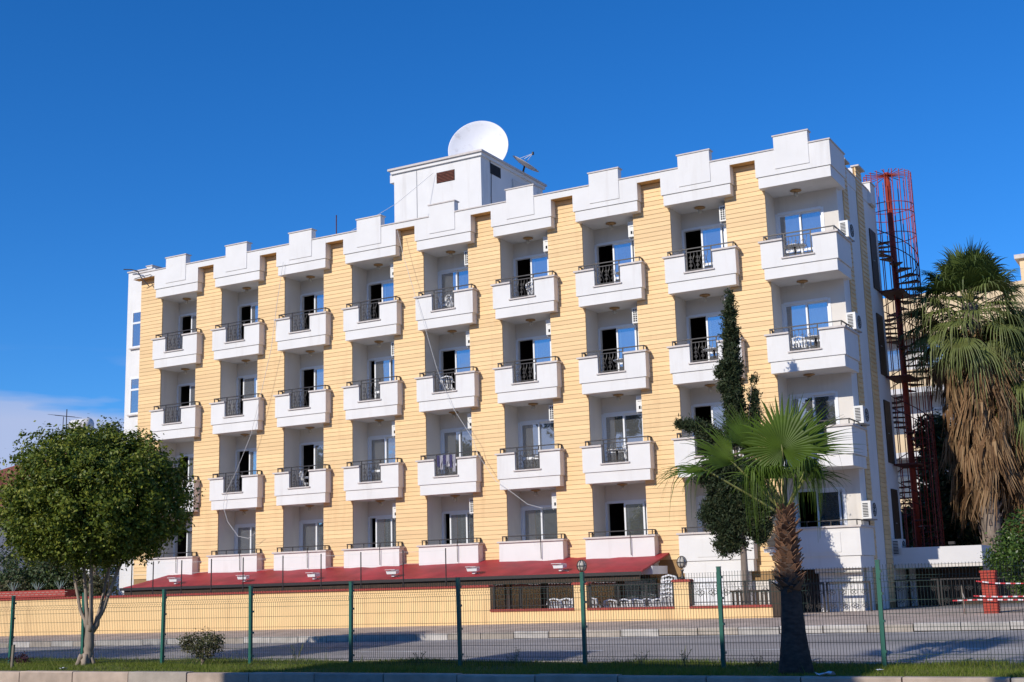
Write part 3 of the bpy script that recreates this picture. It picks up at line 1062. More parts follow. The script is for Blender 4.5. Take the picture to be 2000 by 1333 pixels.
for c, r in [(4, 1), (5, 1), (6, 1), (7, 1), (8, 1), (4, 2), (5, 2), (6, 2), (7, 2), (8, 2), (4, 3), (5, 3), (6, 3), (7, 3), (4, 4), (5, 4), (6, 4)]:
    t = thing('air_conditioner', 'white air conditioner in the %s balcony recess, %s column from the left' % (FLOOR[r], ORD[c]),
              'air conditioner', (X0(c) + RR - 0.003, 0.50, ZR(r) + 2.22), 0, 'air conditioners in the balcony recesses')
    place(acb, 'casing', t)
    place(acg if (c + r) % 3 == 0 or c == 8 else aclow, 'side_grille', t)
    place(acf, 'fan_guard', t)
    place(acr, 'bracket', t)
for r, z in ((1, 11.75), (2, 8.87), (3, 6.02), (4, 3.20)):
    ac_unit((XE + 0.005, 1.15, z), 0, 'louvred air conditioner on the end wall beside the %s corner balcony' % FLOOR[r],
            'air conditioners on the end wall')
ac_unit((XE + 0.005, 4.6, 2.15), 0, 'shaded white air conditioner low on the end wall near the spiral stair', 'air conditioners on the end wall')

# curtains behind some of the doors
cu = MB()
nn = 26
for i in range(nn):
    xa, xb = 0.34 * i / nn, 0.34 * (i + 1) / nn
    ya, yb_ = 0.03 * math.sin(i * 1.9), 0.03 * math.sin((i + 1) * 1.9)
    cu.quad((xa, ya, 0.42), (xb, yb_, 0.42), (xb, yb_, 2.34), (xa, ya, 2.34))
CUR = cu.mesh('cloth', M['curtain'])
CUR2 = cu.mesh('cloth', M['curtain_green'])
rod = MB().tube([(-0.02, 0, 2.36), (0.36, 0, 2.36)], 0.012, 6).mesh('curtain_rod', M['pvc'])
for c, r, dx, wide, side in [(4, 3, 1.30, 0.8, 'right'), (3, 4, 1.20, 1.1, 'right'), (4, 4, 0.75, 1.0, 'left'), (4, 4, 1.22, 0.9, 'right'), (5, 4, 1.28, 0.5, 'right'),
                             (6, 4, 0.22, 1.9, 'left'), (7, 4, 0.95, 1.7, 'right'), (8, 4, 0.35, 1.6, 'left'), (8, 4, 1.05, 1.3, 'right'), (9, 3, 0.22, 1.7, 'left'), (9, 3, 1.0, 1.0, 'right'), (9, 4, 0.95, 0.8, 'left')]:
    t = thing('curtain', '%s hand beige curtain behind the %s door, %s column from the left' % (side, FLOOR[r], ORD[c]), 'curtain',
              (X0(c) + dx, YB + 0.22, ZR(r)), 0, 'curtains behind the balcony doors')
    t.scale = (wide, 1, 1)
    place(CUR2 if c == 9 else CUR, 'cloth', t)
    place(rod, 'curtain_rod', t)


M['sheer'] = mat('sheer_cloth', (0.72, 0.73, 0.74), 0.9, 0.06, 12, stretch=(1, 1, 0.1), trans=0.3)
SHEER = cu.mesh('cloth', M['sheer'])  # cloths put in behind the panes to make them look brighter
for c, r, dx, wide in [(8, 1, 0.92, 1.9), (7, 1, 0.95, 1.5), (6, 1, 0.90, 2.0), (9, 1, 0.20, 1.5), (9, 1, 0.9, 2.0), (8, 2, 0.92, 1.3), (7, 2, 0.95, 1.9), (6, 2, 0.92, 1.9), (5, 2, 1.05, 1.5), (4, 1, 0.95, 1.7), (5, 1, 0.6, 1.4),
                       (3, 1, 1.0, 1.6), (2, 1, 1.0, 1.4), (3, 2, 1.0, 1.3), (9, 2, 0.95, 1.4)]:
    t = thing('curtain', '%s sheer white curtain added to brighten the %s doorway, %s column from the left' % ('left' if dx < 0.3 else 'drawn', FLOOR[r], ORD[c]), 'curtain',
              (X0(c) + dx, YB + 0.24, ZR(r)), 0, 'sheer curtains added to brighten the panes')
    t.scale = (wide, 1, 1)
    place(SHEER, 'cloth', t)
    place(rod, 'curtain_rod', t)

# tables and chairs on the balconies
def chair_meshes():
    s = MB().box(-0.22, 0.22, -0.22, 0.22, 0.42, 0.45).mesh('seat', M['plastic'])
    bk = MB()
    for k in range(5):
        x = -0.19 + k * 0.085
        bk.hexa([(x, 0.20, 0.45), (x + 0.04, 0.20, 0.45), (x + 0.04, 0.23, 0.45), (x, 0.23, 0.45),
                 (x, 0.29, 0.80), (x + 0.04, 0.29, 0.80), (x + 0.04, 0.31, 0.80), (x, 0.31, 0.80)])
    bk.tube([(-0.23, 0.28, 0.70), (-0.2, 0.30, 0.82), (0, 0.31, 0.87), (0.2, 0.30, 0.82), (0.23, 0.28, 0.70)], 0.025, 6)
    b = bk.mesh('backrest', M['plastic'])
    lg = MB().hexa([(-0.02, -0.02, 0), (0.02, -0.02, 0), (0.02, 0.02, 0), (-0.02, 0.02, 0), (-0.025, -0.025, 0.42), (0.025, -0.025, 0.42), (0.025, 0.025, 0.42), (-0.025, 0.025, 0.42)]).mesh('leg', M['plastic'])
    ar = MB().tube([(0, -0.2, 0.44), (0, -0.22, 0.62), (0, -0.1, 0.66), (0, 0.26, 0.66)], 0.018, 6).mesh('armrest', M['plastic'])
    return s, b, lg, ar


CH = chair_meshes()


def chair(loc, rz, label, group):
    t = thing('plastic_chair', label, 'chair', loc, rz, group)
    place(CH[0], 'seat', t)
    place(CH[1], 'backrest', t)
    for sx in (-0.19, 0.19):
        for sy in (-0.19, 0.19):
            place(CH[2], 'leg', t, (sx, sy, 0))
        place(CH[3], 'armrest', t, (sx * 1.2, 0, 0))
    return t


T_TOP = MB().lathe([(0.30, 0.69), (0.34, 0.70), (0.34, 0.72), (0.30, 0.725)], 24).mesh('table_top', M['plastic'])
T_POST = MB().lathe([(0.03, 0.03), (0.025, 0.35), (0.04, 0.69)], 10).mesh('pedestal', M['iron'])
T_FOOT = MB().tube([(-0.25, 0, 0.02), (0.25, 0, 0.02)], 0.018).tube([(0, -0.25, 0.02), (0, 0.25, 0.02)], 0.018).mesh('foot', M['iron'])


def table(loc, label, group):
    t = thing('round_table', label, 'table', loc, 0, group)
    place(T_TOP, 'table_top', t)
    place(T_POST, 'pedestal', t)
    place(T_FOOT, 'foot', t)
    return t


zf = 0.355
for c, r, x in [(9, 2, 1.28), (8, 2, 1.22), (7, 2, 1.28), (9, 1, 0.85), (7, 1, 1.5), (3, 2, 1.45), (4, 2, 1.5), (4, 3, 1.5), (6, 3, 1.35), (7, 3, 0.9)]:
    table((X0(c) + x, 0.62, ZR(r) + zf), 'small round white table on the %s balcony, %s column from the left' % (FLOOR[r], ORD[c]), 'balcony tables')
for c, r, x, rz in [(9, 2, 0.72, 0.3), (5, 1, 1.15, 2.6), (6, 1, 1.25, 2.9), (3, 3, 0.95, 2.5), (7, 3, 1.45, 2.8), (2, 3, 1.4, 2.4), (5, 2, 0.85, 3.3)]:
    chair((X0(c) + x, 0.75, ZR(r) + zf), rz, 'white plastic chair on the %s balcony, %s column from the left' % (FLOOR[r], ORD[c]), 'balcony chairs')

# laundry over the railing of one balcony
t = thing('laundry', 'patterned laundry hung over the balcony railing, fifth column from the left', 'laundry', (X0(5) + 0.72, 0, ZR(3) + 0.6))
for k in range(6):
    cl = MB()
    w_ = 0.11
    ln = random.uniform(0.32, 0.6)
    for j in range(5):
        za, zb = 0.72 - ln * j / 5, 0.72 - ln * (j + 1) / 5
        for i in range(3):
            xa, xb = w_ * i / 3, w_ * (i + 1) / 3
            f_ = lambda q, z_: -0.012 + 0.012 * math.sin(q * 60 + k + z_ * 6)
            cl.quad((xa, f_(xa, zb), zb), (xb, f_(xb, zb), zb), (xb, f_(xb, za), za), (xa, f_(xa, za), za))
    cl.obj('garment', M['cloth_a'] if k % 2 == 0 else M['cloth_b'], t, (0.03 + k * 0.125, 0.0, 0))

# loose cables down the front
CA = [(-0.72, -0.12, 14.24), (-0.47, -0.12, 13.25), (-0.09, -0.12, 12.06), (0.41, -0.12, 10.52), (0.87, -0.12, 9.01), (1.41, -0.12, 7.71), (2.29, -0.12, 6.41), (2.42, -0.12, 5.97), (2.67, -0.12, 5.6), (3.11, -0.12, 4.98), (3.72, -0.12, 4.57), (4.29, -0.12, 4.15), (4.85, -0.12, 3.99)]
tag(MB().tube(CA, 0.007, 5).obj('hanging_cable', M['cable'], None), 'pale cable hanging down the middle of the hotel front', 'cable')
CB = [(-5.96, -0.12, 13.85), (-6.27, -0.12, 12.14), (-6.5, -0.12, 10.59), (-6.93, -0.12, 9.08), (-7.45, -0.12, 7.38), (-8.13, -0.12, 6.08), (-8.67, -0.12, 5.25), (-8.76, -0.12, 4.77), (-8.52, -0.12, 4.19), (-8.01, -0.12, 3.64), (-7.51, -0.12, 3.54), (-7.15, -0.12, 3.75)]
tag(MB().tube(CB, 0.008, 5).obj('hanging_cable', M['cable'], None), 'white cable looping down over the second balcony column from the left', 'cable')
tag(MB().tube([(TX0 + 1.9, 2.9, 17.3), (-1.9, 1.6, 15.9), (-3.2, 0.3, 14.65)], 0.008, 5).obj('roof_cable', M['cable'], None), 'thin cable running from the roof tower down to the parapet', 'cable')

# satellite dishes
DC = Vector((-0.50, 5.5, 18.83))
dn = Vector((0.30, -0.93, 0.20)).normalized()
q = dn.to_track_quat('Z', 'Y').to_euler()
t = thing('satellite_dish', 'large white satellite dish on the roof tower', 'satellite dish', (DC.x, DC.y, TZ + 0.21))
off = DC - Vector((DC.x, DC.y, TZ + 0.21))
prof = [(0.001, 0.0)] + [(1.22 * k / 10, 0.30 * (k / 10) ** 2) for k in range(1, 11)] + [(1.245, 0.305), (1.245, 0.285)] + [(1.22 * k / 10, 0.30 * (k / 10) ** 2 - 0.025) for k in range(10, 0, -1)] + [(0.001, -0.025)]
MB().lathe(prof, 48, caps=False).obj('reflector', M['dish'], t, off, True, q)
MB().tube([off - dn * 0.05, off - dn * 0.5 + Vector((0, 0, -0.2)), Vector((off.x - dn.x * 0.5, off.y - dn.y * 0.5, 0.0))], 0.06, 8).obj('mast', M['grey_metal'], t)
D2 = Vector((1.0, 6.5, 18.21))
t = thing('satellite_dish', 'small grey satellite dish with feed arm behind the large dish', 'satellite dish', (0.92, 6.6, TZ + 0.21))
d2n = Vector((0.50, 0.10, 0.72)).normalized()
q2 = d2n.to_track_quat('Z', 'Y').to_euler()
o2 = D2 - Vector((0.92, 6.6, TZ + 0.21))
prof2 = [(0.001, 0.0)] + [(0.62 * k / 6, 0.10 * (k / 6) ** 2) for k in range(1, 7)] + [(0.63, 0.09)] + [(0.62 * k / 6, 0.10 * (k / 6) ** 2 - 0.015) for k in range(6, 0, -1)] + [(0.001, -0.015)]
MB().lathe(prof2, 32, caps=False).obj('reflector', M['cap'], t, o2, True, q2)
tip = o2 + Vector((0.40, 0.0, 0.45))
for k in (-1, 0, 1):
    MB().tube([o2 + Vector((-0.28 + 0.1 * abs(k), 0.35 * k, 0.20)), tip], 0.012, 5).obj('feed_arm', M['dish'], t)
MB().lathe([(0.03, -0.06), (0.045, -0.04), (0.045, 0.06), (0.02, 0.07)], 10, tip).obj('feed_head', M['iron'], t)
MB().tube([o2, o2 + Vector((-0.08, 0.02, -0.2)), Vector((0.0, 0, 0))], 0.04, 8).obj('mast', M['iron'], t)

# roof rods, bent lamp arm at the left corner
tag(MB().tube([(-3.92, 0.5, 13.76), (-3.92, 0.5, 15.5)], 0.022, 6).obj('roof_rod', M['rust_metal']), 'thin dark rod standing on the roof edge left of the tower', 'rod')
tag(MB().tube([(-1.86, 0.5, 13.76), (-1.86, 0.5, 15.16)], 0.02, 6).obj('roof_rod', M['rust_metal']), 'short dark rod behind the raised block of the fourth column', 'rod')
t = thing('lamp_arm', 'bent dark lamp arm reaching out from the left roof corner', 'lamp', (-13.3, -0.07, 13.9))
MB().tube([(0.54, -0.2, -0.05), (0.1, -0.2, 0.36), (-0.1, -0.22, 0.66), (-0.45, -0.22, 0.77), (-0.85, -0.25, 0.83)], 0.022, 6).obj('arm', M['iron'], t)
MB().tube([(-0.3, -0.18, 0.37), (0.45, -0.02, 0.48)], 0.016, 5).obj('stay', M['iron'], t)


# ------------------------------------------------------------------ spiral stair
AX, AY = 15.08, 7.2
stair = thing('spiral_staircase', 'tall red spiral fire staircase in a barred cage', 'staircase', (AX, AY, 0.4))
ZT = 15.35
z0s = 0.4
MB().tube([(0, 0, 0), (0, 0, ZT - z0s + 0.1)], 0.085, 12).obj('pole', M['red_metal'], stair, smooth=True)
RC = 0.80
tm = MB()
for sgn in (0,):
    a0, a1 = -R(16), R(16)
    tm.hexa([(0.085 * math.cos(a0), 0.085 * math.sin(a0), 0), (RC * math.cos(a0), RC * math.sin(a0), 0), (RC * math.cos(a1), RC * math.sin(a1), 0), (0.085 * math.cos(a1), 0.085 * math.sin(a1), 0),
             (0.085 * math.cos(a0), 0.085 * math.sin(a0), 0.04), (RC * math.cos(a0), RC * math.sin(a0), 0.04), (RC * math.cos(a1), RC * math.sin(a1), 0.04), (0.085 * math.cos(a1), 0.085 * math.sin(a1), 0.04)])
TREAD = tm.mesh('tread', M['rust_metal'])
RISE, STEP = H / 15, 2 * math.pi / 15
ang0 = math.pi * 0.92
NT = int((12.95 - z0s) / RISE)
for k in range(NT):
    zk = 12.95 - k * RISE - z0s
    place(TREAD, 'tread', stair, (0, 0, zk), (0, 0, ang0 + k * STEP))
# landings toward the end wall
lm = MB()
lm.box(-(AX - XE) + 0.05, 0.5, -1.6, -0.05, 0, 0.05)
LAND = lm.mesh('landing', M['rust_metal'])
for r in range(1, 5):
    place(LAND, 'landing', stair, (0, 0, ZR(r) + 0.33 - z0s + 0.05))
bar = MB().tube([(RC, 0, 0.3), (RC, 0, ZT - z0s)], 0.017, 5)
BAR = bar.mesh('cage_bar', M['red_metal'])
for k in range(20):
    place(BAR, 'cage_bar', stair, (0, 0, 0), (0, 0, 2 * math.pi * (k + 0.3) / 20))
sp = MB().tube([(0.05, 0, ZT - z0s), (RC, 0, ZT - z0s)], 0.014, 5).mesh('spoke', M['red_metal'])
for k in range(20):
    place(sp, 'spoke', stair, (0, 0, 0), (0, 0, 2 * math.pi * k / 20))
for z in (14.18, 13.88, 13.1):
    MB().tube([(RC * math.cos(a), RC * math.sin(a), z - z0s) for a in [2 * math.pi * k / 32 for k in range(32)]], 0.016, 5, True).obj('ring', M['red_metal'], stair)
for dz in (0.55, 0.95):
    pth = []
    for k in range(NT * 2):
        a = ang0 + k * STEP / 2
        pth.append((RC * math.cos(a), RC * math.sin(a), 12.95 - k * RISE / 2 - z0s + dz))
    MB().tube(pth, 0.017, 5).obj('handrail', M['rust_metal'], stair)


# ------------------------------------------------------------------ garden wall
YG = -4.0
gw = thing('garden_wall', 'yellow rendered garden wall with red tiled coping', 'wall', (0, YG, 0.3))


def gbox(name, x0, x1, z0, z1, m, y0=-0.1, y1=0.1, parent=None):
    return MB().box(x0, x1, y0, y1, z0 - 0.3, z1 - 0.3).obj(name, m, parent or gw)


ZC = 1.53
gbox('wall_panel', -40, 5.13, -0.2, ZC, M['wall_yellow'])
gbox('wall_panel', 5.13, 14.0, -0.2, 0.83, M['wall_yellow'])
for (xa, xb) in ((7.88, 8.27), (10.90, 11.32)):
    gbox('pillar', xa, xb, 0.831, 1.53, M['wall_yellow'], -0.12, 0.12)
gbox('pillar', 13.62, 14.05, -0.2, 1.42, M['wood_dark'], -0.16, 0.16)
for (xa, xb) in ((5.13, 7.88), (8.27, 10.90), (11.32, 13.61)):
    gbox('ledge', xa + 0.003, xb - 0.003, 0.831, 0.89, M['tile'], -0.14, 0.14)
# coping of half-round tiles
tile = MB()
npf = 6
for j in range(npf):
    a0, a1 = math.pi * j / npf, math.pi * (j + 1) / npf
    tile.quad((0.055 * math.cos(a0), -0.15, 0.03 + 0.04 * math.sin(a0)), (0.055 * math.cos(a1), -0.15, 0.03 + 0.04 * math.sin(a1)),
              (0.055 * math.cos(a1), 0.15, 0.03 + 0.04 * math.sin(a1)), (0.055 * math.cos(a0), 0.15, 0.03 + 0.04 * math.sin(a0)))
tile.f.append(tuple(range(0, 4 * npf, 4)) + (4 * npf - 3,))
tile.box(-0.06, 0.06, -0.15, 0.15, 0.0, 0.03)
TILE = tile.mesh('coping_tile', M['tile'])
cnt = 0
cx = 5.07
while cx > -22 and cnt < 235:
    place(TILE, 'coping_tile', gw, (cx, 0, ZC - 0.3 + 0.001))
    cx -= 0.115
    cnt += 1
for (xa, xb) in ((7.82, 8.33), (10.84, 11.38)):
    for k in range(5):
        place(TILE, 'coping_tile', gw, (xa + 0.06 + k * (xb - xa - 0.12) / 4, 0, ZC - 0.3 + 0.001))
# taller brick-red planter box at the left end
pl = gbox('planter_wall', -30, -12.7, ZC + 0.09, 1.86, M['tile'], 0.0, 0.5)
for (za, zb) in ((1.70, 1.715), (1.78, 1.795)):
    for k in range(40):
        x = -22 + k * 0.235 + (0.1 if za > 1.75 else 0)
        MB().box(x, x + 0.17, -0.006, -0.001, za - 0.3, zb - 0.3).obj('mortar_dash', M['kerb'], pl)


# railings in the three openings
def ornament(mb, x, z, s, y):
    for sg in (-1, 1):
        mb.tube([(x - s, y, z + sg * s * 0.2), (x, y, z + sg * s), (x + s, y, z + sg * s * 0.2)], 0.007, 4)
        mb.tube([(x - s * 0.6, y, z - sg * s * 0.6), (x + s * 0.6, y, z + sg * s * 0.6)], 0.007, 4)
        mb.tube([(x + sg * s * 0.25, y, z - s * 0.75), (x + sg * s * 0.25, y, z + s * 0.75)], 0.006, 4)
        mb.tube([(x + sg * s, y, z - s * 0.45), (x + sg * s * 1.3, y, z), (x + sg * s, y, z + s * 0.45)], 0.007, 4)


for i, (xa, xb) in enumerate(((5.18, 7.85), (8.30, 10.87), (11.36, 13.58))):
    rl = MB()
    z0, z1 = 0.60, 1.20
    rl.tube([(xa, 0, z1), (xb, 0, z1)], 0.014, 5).tube([(xa, 0, z0 + 0.08), (xb, 0, z0 + 0.08)], 0.012, 5)
    nb = 22
    for k in range(nb + 1):
        x = xa + 0.03 + (xb - xa - 0.06) * k / nb
        rl.tube([(x, 0, z0), (x, 0, z1)], 0.0075, 4)
    for x in (xa + 0.03, xb - 0.03):
        rl.box(x - 0.03, x + 0.03, -0.03, 0.03, z0, z1 + 0.04)
    for k in range(1, 3):
        x = xa + (xb - xa) * k / 3
        rl.box(x - 0.025, x + 0.025, 0.031, 0.08, z0, z1 + 0.02)
    if i == 2:
        for k in range(6):
            ornament(rl, xa + 0.25 + k * 0.36, 0.93, 0.10, -0.012)
    rl.obj('railing', M['iron'], gw)


# globe lamps on the wall pillars
def globe_lamp(x, label):
    t = thing('globe_lamp', label, 'lamp', (x, YG, 1.60), 0, 'globe lamps on the garden wall')
    MB().lathe([(0.07, 0), (0.05, 0.05), (0.03, 0.10), (0.028, 0.20), (0.06, 0.26)], 12).obj('stand', M['iron'], t, smooth=True)
    MB().lathe([(0.001, 0.30), (0.07, 0.32), (0.11, 0.38), (0.125, 0.45), (0.11, 0.52), (0.07, 0.58), (0.001, 0.60)], 18, caps=False).obj('globe', M['frosted'], t, smooth=True)
    cg = MB()
    for k in range(4):
        a = math.pi * k / 4
        cg.tube([(0.145 * math.cos(b) * math.cos(a), 0.145 * math.cos(b) * math.sin(a), 0.45 + 0.165 * math.sin(b)) for b in [2 * math.pi * j / 20 for j in range(20)]], 0.009, 4, True)
    cg.tube([(0.145 * math.cos(b), 0.145 * math.sin(b), 0.45) for b in [2 * math.pi * j / 20 for j in range(20)]], 0.009, 4, True)
    cg.obj('cage', M['iron'], t)


globe_lamp(8.10, 'caged globe lamp on the wall pillar behind the fence post')
globe_lamp(11.12, 'caged globe lamp on the wall pillar left of the cypress trunk')

# poles along the wall with two wires
xs_p = [-10.6, -9.5, -8.48, -7.16, -5.82, -4.43, -2.75, -1.2, 0.36, 1.95, 3.5]
names_p = ['eleventh', 'tenth', 'ninth', 'eighth', 'seventh', 'sixth', 'fifth', 'fourth', 'third', 'second', 'first']
pm = MB().tube([(0, 0, 0), (0, 0, 1.12)], 0.020, 6).mesh('wire_pole', M['iron'])
for x, nmw in zip(xs_p, names_p):
    o = place(pm, 'wire_pole', None, (x, -3.9, 1.60))
    tag(o, 'thin dark pole on the yellow wall, %s from the right of its row' % nmw, 'pole', 'thin poles along the garden wall')
for z, nm in ((2.66, 'upper'), (2.30, 'lower')):
    pth = []
    for a, b in zip(xs_p[:-1], xs_p[1:]):
        pth += [(a, -3.88, z), ((a + b) / 2, -3.88, z - 0.02)]
    tag(MB().tube(pth + [(xs_p[-1], -3.88, z)], 0.005, 4).obj('pole_wire', M['cable']), '%s wire strung between the thin poles on the wall' % nm, 'wire')


# floodlights
def floodlight(loc, label, rz=0.0):
    t = thing('floodlight', label, 'floodlight', loc, rz, 'white floodlights')
    MB().hexa([(-0.17, -0.20, 0.10), (0.17, -0.20, 0.10), (0.14, 0.05, 0.12), (-0.14, 0.05, 0.12), (-0.19, -0.22, 0.20), (0.19, -0.22, 0.20), (0.14, 0.07, 0.23), (-0.14, 0.07, 0.23)]).obj('housing', M['lamp_white'], t)
    MB().box(-0.19, 0.19, -0.30, -0.05, 0.236, 0.248).obj('visor', M['lamp_white'], t)
    MB().box(-0.05, 0.05, -0.10, 0.0, 0.02, 0.10).obj('stand', M['lamp_white'], t)
    MB().tube([(0, 0.0, 0.03), (0.12, 0.02, 0.03), (0.25, 0.02, -0.01)], 0.008, 5).obj('wire', M['cable'], t)


for i, x in enumerate((-9.59, -6.35, -3.22, 0.03, 3.13, 6.23)):
    floodlight((x, -1.6, 1.935), 'white floodlight on the red canopy, %s from the left' % ORD[i + 1], 0.15 * math.sin(i * 2.3))
floodlight((12.33, 0.10, 2.20), 'white floodlight on the yellow siding beside the small palm')

# plastic chairs behind the openings
for k in range(4):
    chair((6.75 + 0.34 * k, -2.9 + 0.1 * (k % 2), 0.28), math.pi + 0.1 * k, 'white plastic chair seen through the left wall opening, %s from the left' % ORD[k + 1], 'chairs in the garden')
for k in range(6):
    chair((8.62 + 0.36 * k, -3.0 + 0.08 * (k % 2), 0.22), math.pi + 0.08 * (k % 3), 'white plastic chair seen through the middle wall opening, %s from the left' % ORD[k + 1], 'chairs in the garden')
for k in range(6):
    t = chair((10.45 + 0.01 * k, -3.2, 0.30 + 0.11 * k), 0.05 + math.pi, 'white plastic chair in the stack beside the wall pillar, %s from the bottom' % ORD[k + 1], 'stacked chairs in the garden')

# low fence inside the third opening
t = thing('picket_fence', 'low dark wooden fence inside the right wall opening', 'fence', (11.7, -1.8, 0.5))
for k in range(13):
    MB().box(k * 0.12, k * 0.12 + 0.06, -0.012, 0.012, 0.05, 0.70).obj('picket', M['wood_dark'], t)
MB().box(-0.05, 1.6, -0.03, -0.013, 0.18, 0.25).obj('rail', M['wood_dark'], t)
MB().box(-0.05, 1.6, -0.04, 0.03, 0.702, 0.75).obj('rail', M['wood_dark'], t)

# gate fence with ornaments at the right, entrance canopy
gt = thing('ornamental_gate', 'grey iron gate fence with knot ornaments under the white canopy', 'gate', (13.0, -0.4, 0.50))


def gate_panel(name, xa, xb, y=0.0):
    p = MB()
    z1 = 0.86
    p.box(xa, xb, -0.025, 0.025, z1, z1 + 0.05).box(xa, xb, -0.02, 0.02, 0.04, 0.08)
    p.box(xa, xa + 0.05, -0.026, 0.026, 0.0, z1 - 0.001).box(xb - 0.05, xb, -0.026, 0.026, 0.0, z1 - 0.001)
    nb = int((xb - xa) / 0.105)
    for k in range(1, nb):
        x = xa + (xb - xa) * k / nb
        p.tube([(x, 0, 0.08), (x, 0, z1)], 0.0075, 4)
    no = int((xb - xa) / 0.30)
    for k in range(no):
        for z in (0.25, 0.62):
            ornament(p, xa + (k + 0.5) * (xb - xa) / no, z, 0.085, -0.012)
    return p.obj(name, M['iron'], gt, (0, y, 0))


gate_panel('fence_panel', 0.0, 0.95)
gate_panel('fence_panel', 1.0, 2.25)
gate_panel('gate_leaf', 1.80, 3.15, 4.8)
gate_panel('gate_leaf', 3.19, 4.55, 4.8)
gate_panel('fence_panel', 4.59, 5.7, 4.8)
ec = thing('entrance_canopy', 'flat white entrance canopy right of the hotel corner', 'canopy', (16.3, 5.8, 0.5))
MB().box(-1.51, 1.17, -1.2, 0.5, 1.36, 1.885).obj('fascia', M['far_white'], ec)
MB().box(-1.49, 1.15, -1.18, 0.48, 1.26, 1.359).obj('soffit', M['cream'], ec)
for x in (-1.3, 1.0):
    MB().box(x - 0.08, x + 0.08, 0.3, 0.46, -0.1, 1.259).obj('post', M['far_white'], ec)
tag(MB().box(14.8, 18.4, 6.31, 6.38, 0.3, 1.72).obj('dark_backdrop', M['wood_dark']), 'dark sheet standing for the shaded background behind the ornamental gate', 'backdrop')  # flat dark sheet in place of the shaded depth behind the gate
# security camera on the canopy
t = thing('security_camera', 'small dark camera on the white entrance canopy', 'camera', (16.55, 4.75, 2.386))
MB().lathe([(0.03, 0), (0.03, 0.06)], 8).obj('mount', M['iron'], t)
MB().box(-0.05, 0.12, -0.14, 0.08, 0.06, 0.14).obj('body', M['iron'], t)

# brick pillar and tape
bp = thing('brick_pillar', 'red brick gate pillar wrapped with barrier tape', 'pillar', (19.06, -4.5, 0.58))
bp.scale = (0.86, 0.86, 1.0)
MB().box(-0.175, 0.175, -0.175, 0.175, 0, 0.96).obj('core', M['mortar'], bp)
bk1 = MB().box(0, 0.17, -0.014, 0.0, 0, 0.052).mesh('brick', M['brick'])
for row in range(15):
    z = 0.012 + row * 0.0635
    for side in range(4):
        for k in range(2):
            sh = 0.0 if row % 2 else 0.0
            if row % 2:
                x = -0.187 + k * 0.19
            else:
                x = -0.187 + k * 0.20
            a = side * math.pi / 2
            y = -0.1755
            place(bk1, 'brick', bp, (x * math.cos(a) - y * math.sin(a), x * math.sin(a) + y * math.cos(a), z), (0, 0, a))
MB().box(-0.21, 0.21, -0.21, 0.21, 0.963, 1.02).obj('pillar_cap', M['brick'], bp)


def tape(path, label, nm='barrier_tape'):
    t = thing(nm, label, 'tape', path[0])
    P = [Vector(p) for p in path]
    o0 = P[0]
    seg = 0
    for a, b in zip(P[:-1], P[1:]):
        L = (b - a).length
        k = max(1, int(L / 0.11))
        for i in range(k):
            p, q_ = a + (b - a) * i / k - o0, a + (b - a) * (i + 1) / k - o0
            w_ = Vector((0, 0, 0.014))
            t_ = Vector((0, -0.002, 0))
            MB().hexa([p - w_, q_ - w_, q_ - w_ + t_, p - w_ + t_, p + w_, q_ + w_, q_ + w_ + t_, p + w_ + t_]).obj('stripe', M['tape'] if seg % 2 else M['tape_red'], t)
            seg += 1


tape([(18.80, -4.72, 1.36), (19.22, -4.72, 1.30), (21.5, -4.9, 1.22)], 'red and white tape tied high round the brick pillar')
tape([(18.72, -4.75, 1.02), (19.25, -4.73, 0.99), (21.5, -4.8, 0.98)], 'red and white tape stretched across the middle of the brick pillar')
tape([(18.25, -4.85, 0.92), (18.8, -4.76, 0.93), (21.5, -4.9, 0.88)], 'red and white tape sagging low across the brick pillar')
tape([(18.45, -4.8, 1.25), (18.52, -4.82, 0.95), (18.48, -4.85, 0.62)], 'tattered tape hanging from the stake left of the brick pillar')
tag(MB().tube([(18.50, -4.8, 0.55), (18.47, -4.8, 1.28)], 0.018, 6).obj('tape_stake', M['wood_grey']), 'thin stake holding tape left of the brick pillar', 'stake')


# ------------------------------------------------------------------ green mesh fence
YF = -15.75
fence = thing('mesh_fence', 'green welded mesh fence with square posts along the grass verge', 'fence', (0, YF, 0.08))
FX = [-6.2, -3.6, -1.13, 1.28, 3.71, 6.19, 8.76, 11.30, 13.91, 16.50, 19.18, 21.9, 24.6]
post_m = MB().box(-0.032, 0.032, -0.032, 0.032, -0.1, 1.66).box(-0.036, 0.036, -0.036, 0.036, 1.661, 1.68).mesh('post', M['green_metal'])
clip_m = MB().box(0.033, 0.05, -0.05, 0.05, -0.02, 0.02).mesh('clip', M['green_metal'])
for i, x in enumerate(FX):
    p = place(post_m, 'post', fence, (x, 0, 0.0075 * (x - 14)), (random.uniform(-0.012, 0.012), random.uniform(-0.012, 0.012), 0))
    for z in (0.25, 0.72, 1.15, 1.5):
        place(clip_m, 'clip', p, (0, -0.0, z))
